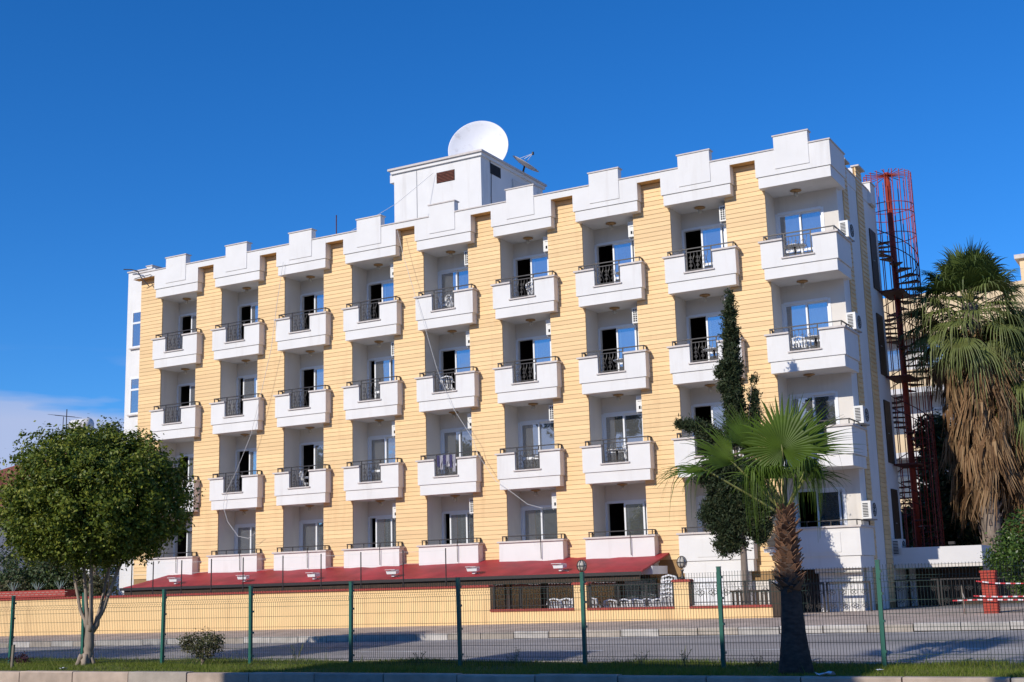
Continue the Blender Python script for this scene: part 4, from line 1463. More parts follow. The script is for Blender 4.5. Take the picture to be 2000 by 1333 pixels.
for i in range(len(FX) - 1):
    xa, xb = FX[i] + 0.04, FX[i + 1] - 0.04
    hgt = 1.60
    mb = MB()
    prof = [(0, 0.04), (0, 0.11), (-0.035, 0.155), (0, 0.20), (0, 1.33), (-0.035, 1.375), (0, 1.42), (0, hgt)]
    nv = int((xb - xa) / 0.05)
    sag = random.uniform(-0.01, 0.01) + 0.0075 * (FX[i] - 13)
    for k in range(nv + 1):
        x = xa + (xb - xa) * k / nv
        mb.tube([(x, y + 0.002, z + sag) for y, z in prof], 0.0042, 3)
    for z in (0.11, 0.20, 0.41, 0.62, 0.83, 1.04, 1.24, 1.33, 1.42, 1.52):
        mb.tube([(xa - 0.02, -0.004, z + sag), (xb + 0.02, -0.006, z + sag)], 0.0050, 4)
    for z in (0.155, 1.375):
        mb.tube([(xa - 0.02, -0.039, z + sag), (xb + 0.02, -0.039, z + sag)], 0.0026, 4)
    mb.obj('mesh_panel', M['green_wire'], fence)


# ------------------------------------------------------------------ vegetation
def limb(mb, path, r0, r1, n=8, wob=0.0):
    P = [Vector(p) for p in path]
    out, rs = [], []
    m = 4
    for i in range(len(P) - 1):
        for k in range(m):
            t = k / m
            p = P[i].lerp(P[i + 1], t)
            out.append(p + Vector((random.uniform(-wob, wob), random.uniform(-wob, wob), 0)))
    out.append(P[-1])
    for i in range(len(out)):
        t = i / (len(out) - 1)
        rs.append((r0 + (r1 - r0) * t) * random.uniform(0.92, 1.08))
    mb.tube(out, rs, n)


# -- round ficus on the verge
FB = Vector((1.62, -15.95, 0.09))
t = thing('ficus_tree', 'round clipped broadleaf tree with pale forked trunk on the verge', 'tree', FB)
tr = MB()
limb(tr, [(0, 0, -0.05), (0.02, 0, 0.12), (0.05, 0.02, 0.40), (0.07, 0.02, 0.85)], 0.125, 0.10, 10, 0.012)
for a in range(5):
    an = a * 1.26 + 0.3
    limb(tr, [(0.10 * math.cos(an), 0.10 * math.sin(an), 0.22), (0.20 * math.cos(an), 0.20 * math.sin(an), -0.03)], 0.06, 0.05, 6)
cr, bk = Vector((0.873, 0.487, 0)), Vector((-0.487, 0.873, 0))
for (a, b, c_, d, zt_, r0) in [(-0.04, 0.0, -0.16, 0.0, 2.0, 0.075), (0.0, 0.06, -0.03, 0.10, 2.2, 0.07), (0.03, -0.06, 0.02, -0.12, 2.3, 0.065),
                               (0.06, 0.02, 0.55, 0.05, 2.0, 0.085), (0.06, 0.05, 0.30, 0.30, 2.1, 0.06), (-0.05, 0.03, -0.55, 0.20, 2.3, 0.06), (0.02, -0.04, 0.10, -0.40, 2.2, 0.05)]:
    s = Vector((0.06, 0.02, 0.72)) + cr * a + bk * b
    m1 = Vector((0.06, 0.02, 1.25)) + cr * (a + (c_ - a) * 0.45) + bk * (b + (d - b) * 0.4)
    e = Vector((0.06, 0.02, zt_)) + cr * c_ + bk * d
    e2 = e + (cr * c_ + bk * d) * 0.7 + Vector((0, 0, 0.8))
    limb(tr, [s, m1, e, e2], r0 * 0.8, 0.018, 7, 0.015)
tr.obj('trunk', M['bark'], t, smooth=True)
CC = cr * 0.08 + Vector((0, 0, 3.72))
blobs = [(CC.x, CC.y, CC.z, 1.88, 1.88, 1.42), (CC.x + cr.x * 0.95, CC.y + cr.y * 0.95, CC.z - 0.25, 1.05, 1.05, 0.98), (CC.x - cr.x * 0.95, CC.y - cr.y * 0.95, CC.z - 0.30, 1.1, 1.1, 0.95),
         (CC.x - cr.x * 0.3, CC.y - cr.y * 0.3, CC.z + 0.75, 1.3, 1.3, 0.85), (CC.x + cr.x * 0.6, CC.y + cr.y * 0.6, CC.z + 0.45, 1.15, 1.15, 0.85), (CC.x, CC.y, CC.z - 0.7, 1.5, 1.5, 0.75)]
blobs = [(CC.x + (a - CC.x) * 1.1, CC.y + (b - CC.y) * 1.1, CC.z - 0.05 + (c_ - CC.z) * 1.05, d_ * 1.10, e_ * 1.10, f_ * 1.06) for a, b, c_, d_, e_, f_ in blobs]
p, d = blob_points(blobs, 88000, 0.20, 0.55, 70)
p2, d2_ = blob_points([(CC.x, CC.y, CC.z - 0.05, 2.12, 2.12, 1.62), (CC.x - cr.x * 0.8, CC.y - cr.y * 0.8, CC.z + 0.5, 1.45, 1.45, 1.2), (CC.x + cr.x * 0.7, CC.y + cr.y * 0.7, CC.z + 0.35, 1.5, 1.5, 1.15)], 3500, 0.10, 0.95, 14)
P_ = np.vstack([p, p2])
D_ = np.vstack([d, d2_])
place(np_mesh('crown', leaves(P_, 0.090, 0.6, D_), 4, M['ficus']), 'crown', t)

# -- cypress-like conifer in the garden
CYB = Vector((12.52, -3.0, 0.5))
t = thing('cypress_tree', 'tall dark ragged cypress in front of the eighth balcony column', 'tree', CYB)
tr = MB()
limb(tr, [(0.0, 0, 0), (0.02, 0, 1.5), (-0.05, 0, 3.0), (-0.02, 0, 5.0), (0.0, 0, 7.0), (0.08, 0, 8.8)], 0.105, 0.02, 8, 0.01)
limb(tr, [(-0.03, 0, 4.6), (-0.5, 0, 4.8), (-1.0, 0, 5.1), (-1.6, 0, 5.4)], 0.05, 0.015, 6, 0.01)
limb(tr, [(-0.03, 0, 4.0), (0.3, 0.1, 5.0), (0.50, 0.1, 6.3)], 0.04, 0.012, 6, 0.01)
limb(tr, [(-0.03, 0, 2.4), (0.4, 0.1, 2.8), (0.75, 0.1, 2.9)], 0.04, 0.012, 6, 0.01)
limb(tr, [(-0.03, 0, 2.2), (-0.4, -0.1, 2.6), (-0.7, -0.1, 2.9)], 0.04, 0.012, 6, 0.01)
tr.obj('trunk', M['bark_dark'], t, smooth=True)
wb = [(12.59, 9.35, 0.09, 0.28), (12.58, 8.95, 0.14, 0.35), (12.56, 8.5, 0.19, 0.4), (12.53, 8.0, 0.22, 0.45), (12.50, 7.5, 0.26, 0.45), (12.22, 7.30, 0.17, 0.2), (12.50, 7.0, 0.27, 0.45), (12.30, 6.9, 0.2, 0.2),
      (12.52, 6.5, 0.26, 0.45), (12.52, 6.0, 0.27, 0.45), (12.47, 5.5, 0.27, 0.4), (10.95, 5.92, 0.18, 0.10), (11.25, 5.85, 0.24, 0.13), (11.55, 5.70, 0.28, 0.20), (11.80, 5.45, 0.30, 0.28), (11.65, 5.15, 0.22, 0.16),
      (12.0, 5.1, 0.28, 0.25), (12.05, 4.6, 0.40, 0.35), (11.65, 4.45, 0.30, 0.28), (12.5, 4.5, 0.45, 0.4), (12.85, 4.3, 0.4, 0.4), (12.2, 4.0, 0.55, 0.4), (12.9, 3.8, 0.45, 0.35), (13.25, 3.5, 0.25, 0.35), (12.4, 3.5, 0.6, 0.4),
      (11.85, 3.4, 0.38, 0.40), (12.2, 3.0, 0.5, 0.35), (12.85, 3.05, 0.4, 0.3), (13.1, 2.9, 0.22, 0.25), (12.05, 2.5, 0.26, 0.30), (12.35, 2.5, 0.25, 0.2), (13.0, 2.65, 0.16, 0.15), (13.03, 6.9, 0.07, 0.30), (13.03, 6.45, 0.12, 0.32), (13.0, 5.9, 0.16, 0.4), (12.85, 5.3, 0.25, 0.4)]
blobs = [(x - CYB.x, (0.25 if x > 12.95 and z > 5 else 0.0), z - CYB.z, r_, min(r_, 0.42), rz_) for x, z, r_, rz_ in wb]
blobs = [(a, b, c_, d_ * (1.12 if c_ > 4.3 else 1.25), e_ * 1.15, f_ * 1.08) for a, b, c_, d_, e_, f_ in blobs]
p, d = blob_points(blobs, 115000, 0.11, 0.25, 30)
d[:, 2] += 0.7
place(np_mesh('crown', leaves(p, 0.11, 0.30, d, True), 4, M['cypress']), 'crown', t)


# -- fan palms
def frond(parent, base, axis, pet, blade, face, nseg=46, spread=150, droop=0.5, m='palm', sag=0.12, seed=0, tipdrop=0.0, name='frond', bax=None):
    rg = random.Random(seed)
    base = Vector(base)
    a = Vector(axis).normalized()
    p1 = base + a * pet * 0.5 + Vector((0, 0, -sag * pet * 0.2))
    hub = base + a * pet + Vector((0, 0, -sag * pet))
    a2 = (hub - p1).normalized()
    if bax is not None:
        a2 = Vector(bax).normalized()
    fz = Vector(face)
    nrm = (fz - a2 * fz.dot(a2)).normalized()
    sd = a2.cross(nrm).normalized()
    mb = MB()
    ts = (0.0, 0.28, 0.52, 0.68, 0.84, 1.0)
    dth = 2 * R(spread) / nseg
    for i in range(nseg):
        th = -R(spread) + dth * (i + 0.5)
        L = blade * (0.70 + 0.30 * math.cos(th * 0.55)) * rg.uniform(0.84, 1.08)
        dr = droop * rg.uniform(0.3, 1.7) + (rg.uniform(0.5, 1.6) if rg.random() < 0.12 else 0.0)
        cup = 0.16
        rows = []
        for tt in ts:
            w_ = math.tan(dth / 2) * L * min(tt, 0.52) * (1.0 if tt <= 0.52 else max(0.04, (1 - (tt - 0.52) / 0.48)))
            dirv = a2 * math.cos(th) + sd * math.sin(th)
            per = -a2 * math.sin(th) + sd * math.cos(th)
            c_ = hub + dirv * (L * tt) + nrm * (cup * L * tt * abs(math.sin(th / 2)) ** 2)
            bend = dr * L * max(0, tt - 0.42) ** 2 * 1.6 + tipdrop * L * max(0, tt - 0.6) ** 1.5
            c_ = c_ + Vector((0, 0, -bend)) - dirv * bend * 0.25
            rows.append((c_ - per * w_, c_ + nrm * (0.22 * w_ + 0.004), c_ + per * w_))
        b0 = len(mb.v)
        for rw in rows:
            mb.v += [tuple(x) for x in rw]
        for k in range(len(ts) - 1):
            q_ = b0 + k * 3
            mb.f.append((q_, q_ + 1, q_ + 4, q_ + 3))
            mb.f.append((q_ + 1, q_ + 2, q_ + 5, q_ + 4))
    fo = mb.obj(name, M[m], parent)
    MB().tube([base, p1, hub, hub + a2 * blade * 0.08], [0.026, 0.018, 0.014, 0.006], 6).obj('petiole', M['petiole'], fo)
    return fo


def boots(parent, z0, z1, r0, r1, n, m, ln=0.22, seed=1, out=0.55):
    rg = random.Random(seed)
    mb = MB()
    w_, th = 0.055, 0.022
    mb.hexa([(-w_, 0, 0), (w_, 0, 0), (w_, -th, 0.01), (-w_, -th, 0.01), (-0.018, -ln * out, ln * 0.85), (0.018, -ln * out, ln * 0.85), (0.014, -ln * out - 0.012, ln * 0.84), (-0.014, -ln * out - 0.012, ln * 0.84)])
    me = mb.mesh('boot', m)
    for k in range(n):
        tt = (k + 0.5) / n
        z = z0 + (z1 - z0) * tt
        a = k * 2.39996 + rg.uniform(-0.2, 0.2)
        rr_ = r0 + (r1 - r0) * tt
        o = place(me, 'boot', parent, (rr_ * math.sin(a), -rr_ * math.cos(a), z), (rg.uniform(-0.25, 0.35), rg.uniform(-0.3, 0.3), a))
        s = rg.uniform(0.7, 1.35)
        o.scale = (s, s, s)


PB = Vector((18.02, -16.65, 0.08))
t = thing('young_fan_palm', 'young fan palm with shaggy brown trunk standing on the verge', 'palm', PB)
prof = [(0.29, -0.05), (0.265, 0.10), (0.225, 0.35), (0.19, 0.65), (0.168, 1.0), (0.155, 1.4), (0.135, 1.8), (0.11, 2.2), (0.08, 2.55)]
MB().lathe([(r_, z) for r_, z in prof], 18).obj('trunk', M['palm_bark'], t, smooth=True)
boots(t, 1.25, 2.55, 0.145, 0.070, 190, M['boot'], 0.12, 2, 0.75)
toc = Vector((0.295, -0.955, 0.0))       # toward the viewer's side of the street
Z = Vector((0, 0, 1))
tb = Vector((0.0, 0, 2.48))
F = [  # petiole axis, petiole, blade, face, spread, droop, blade axis
    (Z * 1.0 + toc * 0.10 + cr * 0.03, 1.05, 1.0, toc * 0.95 + Z * 0.05, 168, 0.22, Z * 1.0 - cr * 0.12),
    (Z * 0.95 + cr * 0.12 - toc * 0.10, 1.08, 1.22, toc * 0.9 - cr * 0.2 + Z * 0.05, 46, 0.08, cr * 0.85 + Z * 0.66 - toc * 0.15),
    (Z * 0.90 - cr * 0.42 - toc * 0.10, 1.08, 1.02, toc * 0.6 + cr * 0.65 + Z * 0.2, 52, 0.10, Z * 0.85 - cr * 0.45 - toc * 0.1),
    (Z * 0.80 - cr * 0.72 - toc * 0.10, 1.15, 1.0, toc * 0.6 + Z * 0.75, 62, 0.25, Z * 0.62 - cr * 0.80),
    (Z * 0.66 - cr * 1.0 + toc * 0.05, 1.45, 0.95, Z * 0.9 + toc * 0.28, 70, 0.35, cr * -1.0 + Z * 0.06),
    (Z * 1.0 - toc * 0.30 + cr * 0.05, 1.1, 1.0, toc * 0.9 - Z * 0.1, 58, 0.06, Z * 1.0 - toc * 0.2 + cr * 0.1),
    (Z * 0.8 + cr * 0.35 - toc * 0.6, 0.90, 0.85, toc * 0.4 + Z * 0.8, 90, 0.5, cr * 0.6 + Z * 0.4 - toc * 0.6),
    (Z * 0.8 - cr * 0.30 - toc * 0.7, 0.90, 0.85, toc * 0.4 + Z * 0.8, 90, 0.5, cr * -0.4 + Z * 0.4 - toc * 0.7),
    (Z * 0.75 + cr * 0.42 + toc * 0.30, 0.74, 0.52, Z * 0.9 - toc * 0.1, 100, 1.6, None),
    (Z * 0.75 - cr * 0.40 + toc * 0.35, 0.74, 0.55, Z * 0.9 - toc * 0.1, 100, 1.6, None),
    (Z * 0.72 + cr * 0.50 - toc * 0.35, 0.78, 0.55, Z * 1.0, 95, 1.6, None),
    (Z * 0.80 - cr * 0.55 + toc * 0.05, 0.72, 0.66, Z * 0.9 + toc * 0.1, 105, 1.7, None),
    (Z * 0.80 + cr * 0.48 + toc * 0.02, 0.72, 0.62, Z * 0.9 + toc * 0.1, 105, 1.7, None),
    (Z * 0.80 - cr * 0.10 + toc * 0.50, 0.62, 0.50, Z * 0.9 - toc * 0.1, 95, 1.8, None),
    (Z * 1.0 - toc * 0.05 + cr * 0.02, 0.70, 0.80, toc * 0.9, 14, 0.02, None),
]
for i, (ax, pe, bl_, fc, spd, dr, bx_) in enumerate(F):
    frond(t, tb + Vector((random.uniform(-.03, .03), random.uniform(-.03, .03), random.uniform(-0.06, 0.06))), ax, pe, bl_, fc, 50 if spd > 100 else 34, spd, dr, 'palm', 0.02, 40 + i, 0.10 if dr < 1 else 0.4, 'frond', bx_)


def big_palm(base, ztop, label, nf, seed, zskirt):
    rg = random.Random(seed)
    t = thing('fan_palm', label, 'palm', base, 0, 'old fan palms beside the hotel')
    hh = ztop - base[2]
    MB().lathe([(0.42, -0.1), (0.36, 0.4), (0.31, 1.2), (0.29, hh * 0.6), (0.26, hh)], 16).obj('trunk', M['bark_dark'], t, smooth=True)
    boots(t, 0.9, hh * 0.62, 0.33, 0.30, 110, M['boot_grey'], 0.26, seed, 0.35)
    top = Vector((0, 0, hh))
    for i in range(nf):
        tt = i / (nf - 1)
        a = i * 2.39996 + rg.uniform(-0.25, 0.25)
        el = R(82) * (1 - tt) ** 0.9 + R(-38) * tt
        ax = Vector((math.cos(a) * math.cos(el), math.sin(a) * math.cos(el), math.sin(el)))
        side = Vector((math.cos(a), math.sin(a), 0))
        fc = Vector((-side.x * math.sin(el), -side.y * math.sin(el), math.cos(el))) + Vector((rg.uniform(-.3, .3), rg.uniform(-.3, .3), 0))
        pe = rg.uniform(1.0, 1.5) * (0.85 + 0.25 * tt)
        bl_ = rg.uniform(1.05, 1.4)
        frond(t, top + Vector((0, 0, -0.5 * tt)), ax, pe, bl_, fc, 32, rg.uniform(75, 120), 0.15 + 0.7 * tt, 'palm_green' if tt < 0.45 else 'palm_old', 0.04 + 0.20 * tt, seed * 100 + i, 0.25 + 0.5 * tt)
    # skirt of dead fronds
    me = []
    for v in range(4):
        mb = MB()
        for k in range(22):
            a = rg.uniform(-0.7, 0.7)
            L = rg.uniform(0.7, 1.5)
            x0, y0 = rg.uniform(-0.05, 0.05), 0.0
            w_ = rg.choice((0.010, 0.016, 0.024, 0.05)) * rg.uniform(0.7, 1.2)
            p0 = Vector((x0, -0.02 * k / 20, 0))
            p1 = Vector((x0 + 0.25 * math.sin(a) * L, -0.14 - 0.10 * rg.random(), -L * 0.45))
            p2 = Vector((x0 + 0.36 * math.sin(a) * L, -0.05 - 0.16 * rg.random(), -L))
            sx = Vector((w_, rg.uniform(-0.5, 0.5) * w_, 0))
            mb.quad(p0 - sx * 0.6, p0 + sx * 0.6, p1 + sx, p1 - sx)
            mb.quad(p1 - sx, p1 + sx, p2 + sx * 0.2, p2 - sx * 0.2)
        me.append(mb.mesh('dead_frond', M['dead']))
    nd = 210
    for k in range(nd):
        tt = k / nd
        a = rg.uniform(0, 2 * math.pi)
        z = hh - 0.9 - (hh - 0.9 - zskirt) * tt
        rr_ = (0.90 - 0.36 * tt) * rg.uniform(0.75, 1.15) * (0.55 + min(1, tt * 6) * 0.45)
        o = place(me[k % 4], 'dead_frond', t, (rr_ * math.sin(a), -rr_ * math.cos(a), z), (rg.uniform(-0.40, 0.15), rg.uniform(-0.32, 0.32), a + rg.uniform(-0.7, 0.7)))
        s = rg.uniform(0.8, 1.25)
        o.scale = (s, s, s)
    return t


big_palm((17.45, 6.9, 0.5), 10.35, 'tall fan palm with green crown above a skirt of dead fronds, nearer the spiral stair', 66, 5, 3.7)
big_palm((18.45, 8.2, 0.5), 8.4, 'shorter fan palm with a long brown skirt at the right edge', 58, 9, 3.1)


def bush(name, label, cat, base, blobs, n, size, m, trunk=None, clump=0.14, shell=0.5, aspect=0.55, group=None, tm='bark_dark'):
    t = thing(name, label, cat, base, 0, group)
    tr_ = MB()
    for path, r0, r1 in (trunk or [([(0, 0, -0.05), (0.02, 0.01, blobs[0][2])], 0.04, 0.015)]):
        limb(tr_, path, r0, r1, 7, 0.01)
    tr_.obj('trunk', M[tm], t, smooth=True)
    p, d = blob_points(blobs, n, clump, shell, 22)
    p[:, 2] = np.maximum(p[:, 2], 0.03)
    place(np_mesh('crown', leaves(p, size, aspect, d), 4, M[m]), 'crown', t)
    return t


bush('small_shrub', 'small olive shrub at the fence on the verge', 'shrub', (5.15, -16.05, 0.09), [(0, 0, 0.42, 0.42, 0.4, 0.26), (0.2, 0.1, 0.5, 0.26, 0.25, 0.2), (-0.22, -0.1, 0.48, 0.25, 0.25, 0.2)], 3200, 0.05, 'olive',
     [([(0, 0, -0.03), (0.02, 0, 0.35)], 0.03, 0.012), ([(0, 0, 0.05), (0.2, 0.05, 0.4)], 0.02, 0.008), ([(0, 0, 0.05), (-0.2, -0.05, 0.4)], 0.02, 0.008)], 0.10, 0.5)
bush('purple_plant', 'low purple leaved plant at the far left of the verge', 'plant', (-0.25, -16.2, 0.09), [(0, 0, 0.10, 0.25, 0.22, 0.10)], 500, 0.05, 'purple', None, 0.08)
bush('laurel_bush', 'glossy green bushy tree behind the brick pillar', 'tree', (19.75, -3.0, 0.55), [(0, 0, 1.55, 0.85, 0.8, 0.85), (-0.45, -0.1, 1.35, 0.5, 0.5, 0.5), (0.5, 0, 1.9, 0.6, 0.6, 0.6), (0.1, 0, 0.75, 0.6, 0.5, 0.4)], 11000, 0.085, 'laurel',
     [([(0, 0, -0.1), (0.02, 0, 0.8), (0, 0, 1.6)], 0.07, 0.03)], 0.18, 0.5)
# shaded trees beyond the spiral stair
bush('shade_tree', 'dark leafy tree in the shade beyond the spiral stair', 'tree', (15.6, 11.3, 0.4), [(0, 0, 4.6, 1.3, 1.2, 1.7), (0.3, 0.3, 3.3, 1.4, 1.2, 1.0), (-0.5, 0.2, 6.2, 0.8, 0.8, 0.7)], 17000, 0.18, 'hedge',
     [([(0, 0, -0.1), (0.05, 0, 2.0), (0, 0, 5.0)], 0.16, 0.05)], 0.22, 0.4)
bush('shade_tree', 'dark tree with a bare trunk behind the dead palm skirts', 'tree', (16.9, 10.2, 0.4), [(0, 0, 3.0, 0.9, 0.9, 0.9), (0.3, 0.3, 4.0, 0.8, 0.8, 0.8)], 12000, 0.17, 'hedge',
     [([(0, 0, -0.1), (0.03, 0, 1.4), (0, 0, 3.6)], 0.14, 0.05)], 0.22, 0.4)
bush('shade_tree', 'low dark tree in the gap below the spiral stair', 'tree', (14.3, 11.6, 0.4), [(0, 0, 2.4, 1.3, 1.0, 1.6), (0.9, 0.2, 3.4, 1.0, 0.9, 1.0), (1.6, 0, 2.0, 1.1, 0.9, 1.3)], 16000, 0.18, 'hedge',
     [([(0, 0, -0.1), (0.03, 0, 1.2), (0, 0, 3.0)], 0.12, 0.05)], 0.22, 0.35)
# hedge and shrubs behind the wall on the left
k = 0
for (x, y, z, r_, h_, m_, lab) in [(-18.4, -1.6, 0.3, 1.3, 1.5, 'hedge', 'dense dark hedge shrub at the far left behind the wall'),
                                   (-16.4, -1.2, 0.3, 1.2, 1.7, 'hedge', 'tall hedge shrub behind the raised planter wall'),
                                   (-14.9, -0.9, 0.3, 1.0, 1.25, 'olive', 'grey green shrub left of the hotel corner'),
                                   (-13.9, -2.2, 0.3, 0.8, 0.95, 'hedge', 'low shrub behind the ficus trunk left of the canopy'),
                                   (-17.3, -2.6, 0.3, 0.9, 1.1, 'olive', 'leafy shrub right behind the left end of the planter'),
                                   (-20.3, 1.0, 0.3, 1.9, 2.6, 'hedge', 'big dark shrub in the left background behind the hedge'),
                                   (-17.4, 2.2, 0.3, 1.9, 3.0, 'hedge', 'dark tree mass behind the hedge left of the hotel')]:
    bush('garden_shrub', lab, 'shrub', (x, y, z), [(0, 0, h_ * 0.85, r_, r_ * 0.8, h_ * 0.85), (r_ * 0.4, 0, h_ * 1.2, r_ * 0.6, r_ * 0.6, h_ * 0.5), (-r_ * 0.4, 0, h_ * 1.1, r_ * 0.6, r_ * 0.6, h_ * 0.6)], 9000, 0.13, m_, None, 0.2, 0.35, group='shrubs behind the garden wall')
bush('garden_tree', 'tree with a dark crown rising behind the round ficus beside the hotel', 'tree', (-21.9, 5.8, 0.3), [(0, 0, 7.0, 1.7, 1.5, 1.6), (0.6, 0, 8.6, 1.0, 0.9, 0.8), (-0.9, 0, 7.9, 0.9, 0.9, 0.8)], 8000, 0.15, 'hedge',
     [([(0, 0, -0.1), (0.05, 0, 3.0), (0, 0, 8.0)], 0.2, 0.05)], 0.26, 0.45)
for i, (x, nm) in enumerate(((-15.9, 'left'), (-14.6, 'middle'), (-13.4, 'right'))):
    t = thing('agave', 'spiky pale agave on the planter wall, %s of three' % nm, 'plant', (x, -3.6, 1.84), i * 0.7, 'agaves on the planter')
    for k in range(9):
        a = k * 0.698
        mb = MB()
        mb.hexa([(-0.03, 0, 0), (0.03, 0, 0), (0.03, 0.01, 0), (-0.03, 0.01, 0), (-0.004, 0.24, 0.30), (0.004, 0.24, 0.30), (0.004, 0.25, 0.30), (-0.004, 0.25, 0.30)])
        mb.obj('leaf', M['agave'], t, (0, 0, 0), False, (random.uniform(-0.2, 0.3), 0, a))

# -- grass
n = 150000
gx = RNG.uniform(-8, 26, n)
gy = -14.35 - RNG.uniform(0, 1, n) * (-14.35 - (-19.12 + 0.045 * (gx + 12) + 0.24))
dens = np.sin(gx * 1.3 + 2 * np.sin(gy * 1.1)) * 0.5 + np.sin(gx * 4.1 - gy * 3.0) * 0.3
keep = RNG.uniform(-1.3, 1, n) < dens + 0.5
gx, gy, dens = gx[keep], gy[keep], dens[keep]
n = len(gx)
gz = 0.085 + 0.03 * np.sin(gx * 1.7 + gy) * np.sin(gy * 2.1 - gx * 0.6) - 0.01
ln = RNG.uniform(0.035, 0.085, n) * (1 + 0.5 * np.clip(dens, 0, 1))
tall = RNG.uniform(0, 1, n) < 0.012
ln[tall] *= RNG.uniform(2.0, 3.6, tall.sum())
an = RNG.uniform(0, 2 * np.pi, n)
wd = 0.006
tr3 = np.empty((n, 3, 3))
tr3[:, 0] = np.stack([gx - wd * np.cos(an), gy - wd * np.sin(an), gz], 1)
tr3[:, 1] = np.stack([gx + wd * np.cos(an), gy + wd * np.sin(an), gz], 1)
le = RNG.normal(0, 0.45, (n, 2)) * ln[:, None]
tr3[:, 2] = np.stack([gx + le[:, 0], gy + le[:, 1], gz + ln], 1)
stuff(tag(place(np_mesh('grass', tr3.reshape(-1, 3), 3, M['grass']), 'grass'), 'short rough green grass covering the verge', 'grass'))
# weeds at the fence foot
for i, (x, hh) in enumerate(((10.2, 0.30), (12.3, 0.34), (14.9, 0.26), (15.7, 0.36), (17.0, 0.22), (7.2, 0.45))):
    t = thing('weed', 'straggly weed growing at the foot of the mesh fence, %s from the left' % ORD[[2, 3, 4, 5, 6, 1][i]], 'plant', (x, YF + 0.25, 0.08), 0, 'weeds along the fence')
    mb = MB()
    st = MB()
    for k in range(7):
        a = random.uniform(0, 6.28)
        e = Vector((0.14 * math.cos(a), 0.14 * math.sin(a), hh * random.uniform(0.6, 1.1)))
        st.tube([(0, 0, -0.02), e * 0.5 + Vector((0, 0, 0.05)), e], 0.004, 4)
        for j in range(6):
            c_ = e * random.uniform(0.35, 1.0)
            u_ = Vector((random.uniform(-1, 1), random.uniform(-1, 1), random.uniform(-0.3, 0.6))).normalized() * 0.05
            w_ = Vector((-u_.y, u_.x, 0.01)) * 0.3
            mb.quad(c_, c_ + u_ * 0.5 + w_, c_ + u_, c_ + u_ * 0.5 - w_)
    mb.obj('leaves', M['hedge'], t)
    st.obj('stem', M['petiole'], t)
# stake and litter
tag(MB().hexa([(-0.03, -0.02, -0.05), (0.03, -0.02, -0.05), (0.03, 0.02, -0.05), (-0.03, 0.02, -0.05), (0.00, -0.02, 0.50), (0.06, -0.02, 0.52), (0.06, 0.02, 0.52), (0.00, 0.02, 0.50)]).obj('wooden_stake', M['wood_grey'], None, (0.95, -17.4, 0.08)),
    'short grey wooden stake in the grass beside the left fence post', 'stake')


def litter(loc, label, s):
    mb = MB()
    rg = random.Random(int(loc[0] * 100))
    g_ = [[Vector((s * (i - 2) / 2, s * 0.6 * (j - 1.5) / 1.5, rg.uniform(0.0, s * 0.45))) for i in range(5)] for j in range(4)]
    for j in range(3):
        for i in range(4):
            mb.quad(g_[j][i], g_[j][i + 1], g_[j + 1][i + 1], g_[j + 1][i])
    tag(mb.obj('litter', M['litter'], None, loc, False, (0.2, 0.1, rg.uniform(0, 3))), label, 'litter', 'litter on the verge')


litter((3.1, -17.9, 0.13), 'crumpled white paper on the grass below the ficus trunk', 0.09)
litter((18.75, -17.6, 0.13), 'crumpled pale plastic bag on the grass right of the young palm', 0.13)
litter((19.3, -16.6, 0.13), 'small scrap of white paper near the right fence post', 0.07)


# ------------------------------------------------------------------ background buildings
# right: cream apartment block
rb = thing('apartment_block', 'cream apartment block with white balconies behind the fan palms', 'building', (16.0, 24.0, 0.3))
MB().box(-8.5, 16, 1.2, 10, 0, 14.0).obj('wall', M['far_white'], rb)
MB().box(-8.6, 16.1, 0.0, 10.1, 12.4, 14.3).obj('parapet', M['far_cream'], rb)
for fl in range(4):
    z = 0.6 + fl * 3.0
    MB().box(-8.4, 15.9, -0.2, 1.19, z, z + 0.25).obj('balcony_slab', M['far_white'], rb)
    MB().box(-8.4, 15.9, -0.2, -0.08, z + 0.251, z + 1.1).obj('balcony_front', M['far_cream'], rb)
    for k in range(8):
        x = -6.4 + k * 2.8
        w_ = MB().box(x, x + 1.7, 1.12, 1.19, z + 0.4, z + 2.4).obj('window', M['pvc'], rb)
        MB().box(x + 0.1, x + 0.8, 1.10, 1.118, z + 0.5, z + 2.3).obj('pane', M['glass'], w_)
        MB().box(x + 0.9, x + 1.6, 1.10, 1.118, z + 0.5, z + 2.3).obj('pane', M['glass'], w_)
MB().box(0.8, 5.0, 3, 6, 14.301, 16.0).obj('roof_room', M['far_cream'], rb)
MB().box(0.6, 5.2, 2.8, 6.2, 16.003, 16.2).obj('roof_room_slab', M['cap'], rb)
MB().lathe([(0.5, 0), (0.55, 0.05), (0.55, 1.4), (0.5, 1.45)], 14, (2.2, 4, 16.2)).obj('water_tank', M['far_white'], rb, smooth=True)
# low pool wall and blue cover beyond the palms
tag(MB().box(14.0, 24, 13.0, 13.2, 0.3, 2.4).obj('pool_wall', M['far_cream']), 'low cream wall seen under the dark trees', 'wall')
tag(MB().hexa([(16.2, 11.2, 1.6), (18.2, 11.2, 1.6), (18.2, 12.6, 1.75), (16.2, 12.6, 1.75), (16.2, 11.2, 1.65), (18.2, 11.2, 1.65), (18.2, 12.6, 2.15), (16.2, 12.6, 2.15)]).obj('blue_cover', M['blue']), 'blue canvas cover seen between the trunks', 'cover')

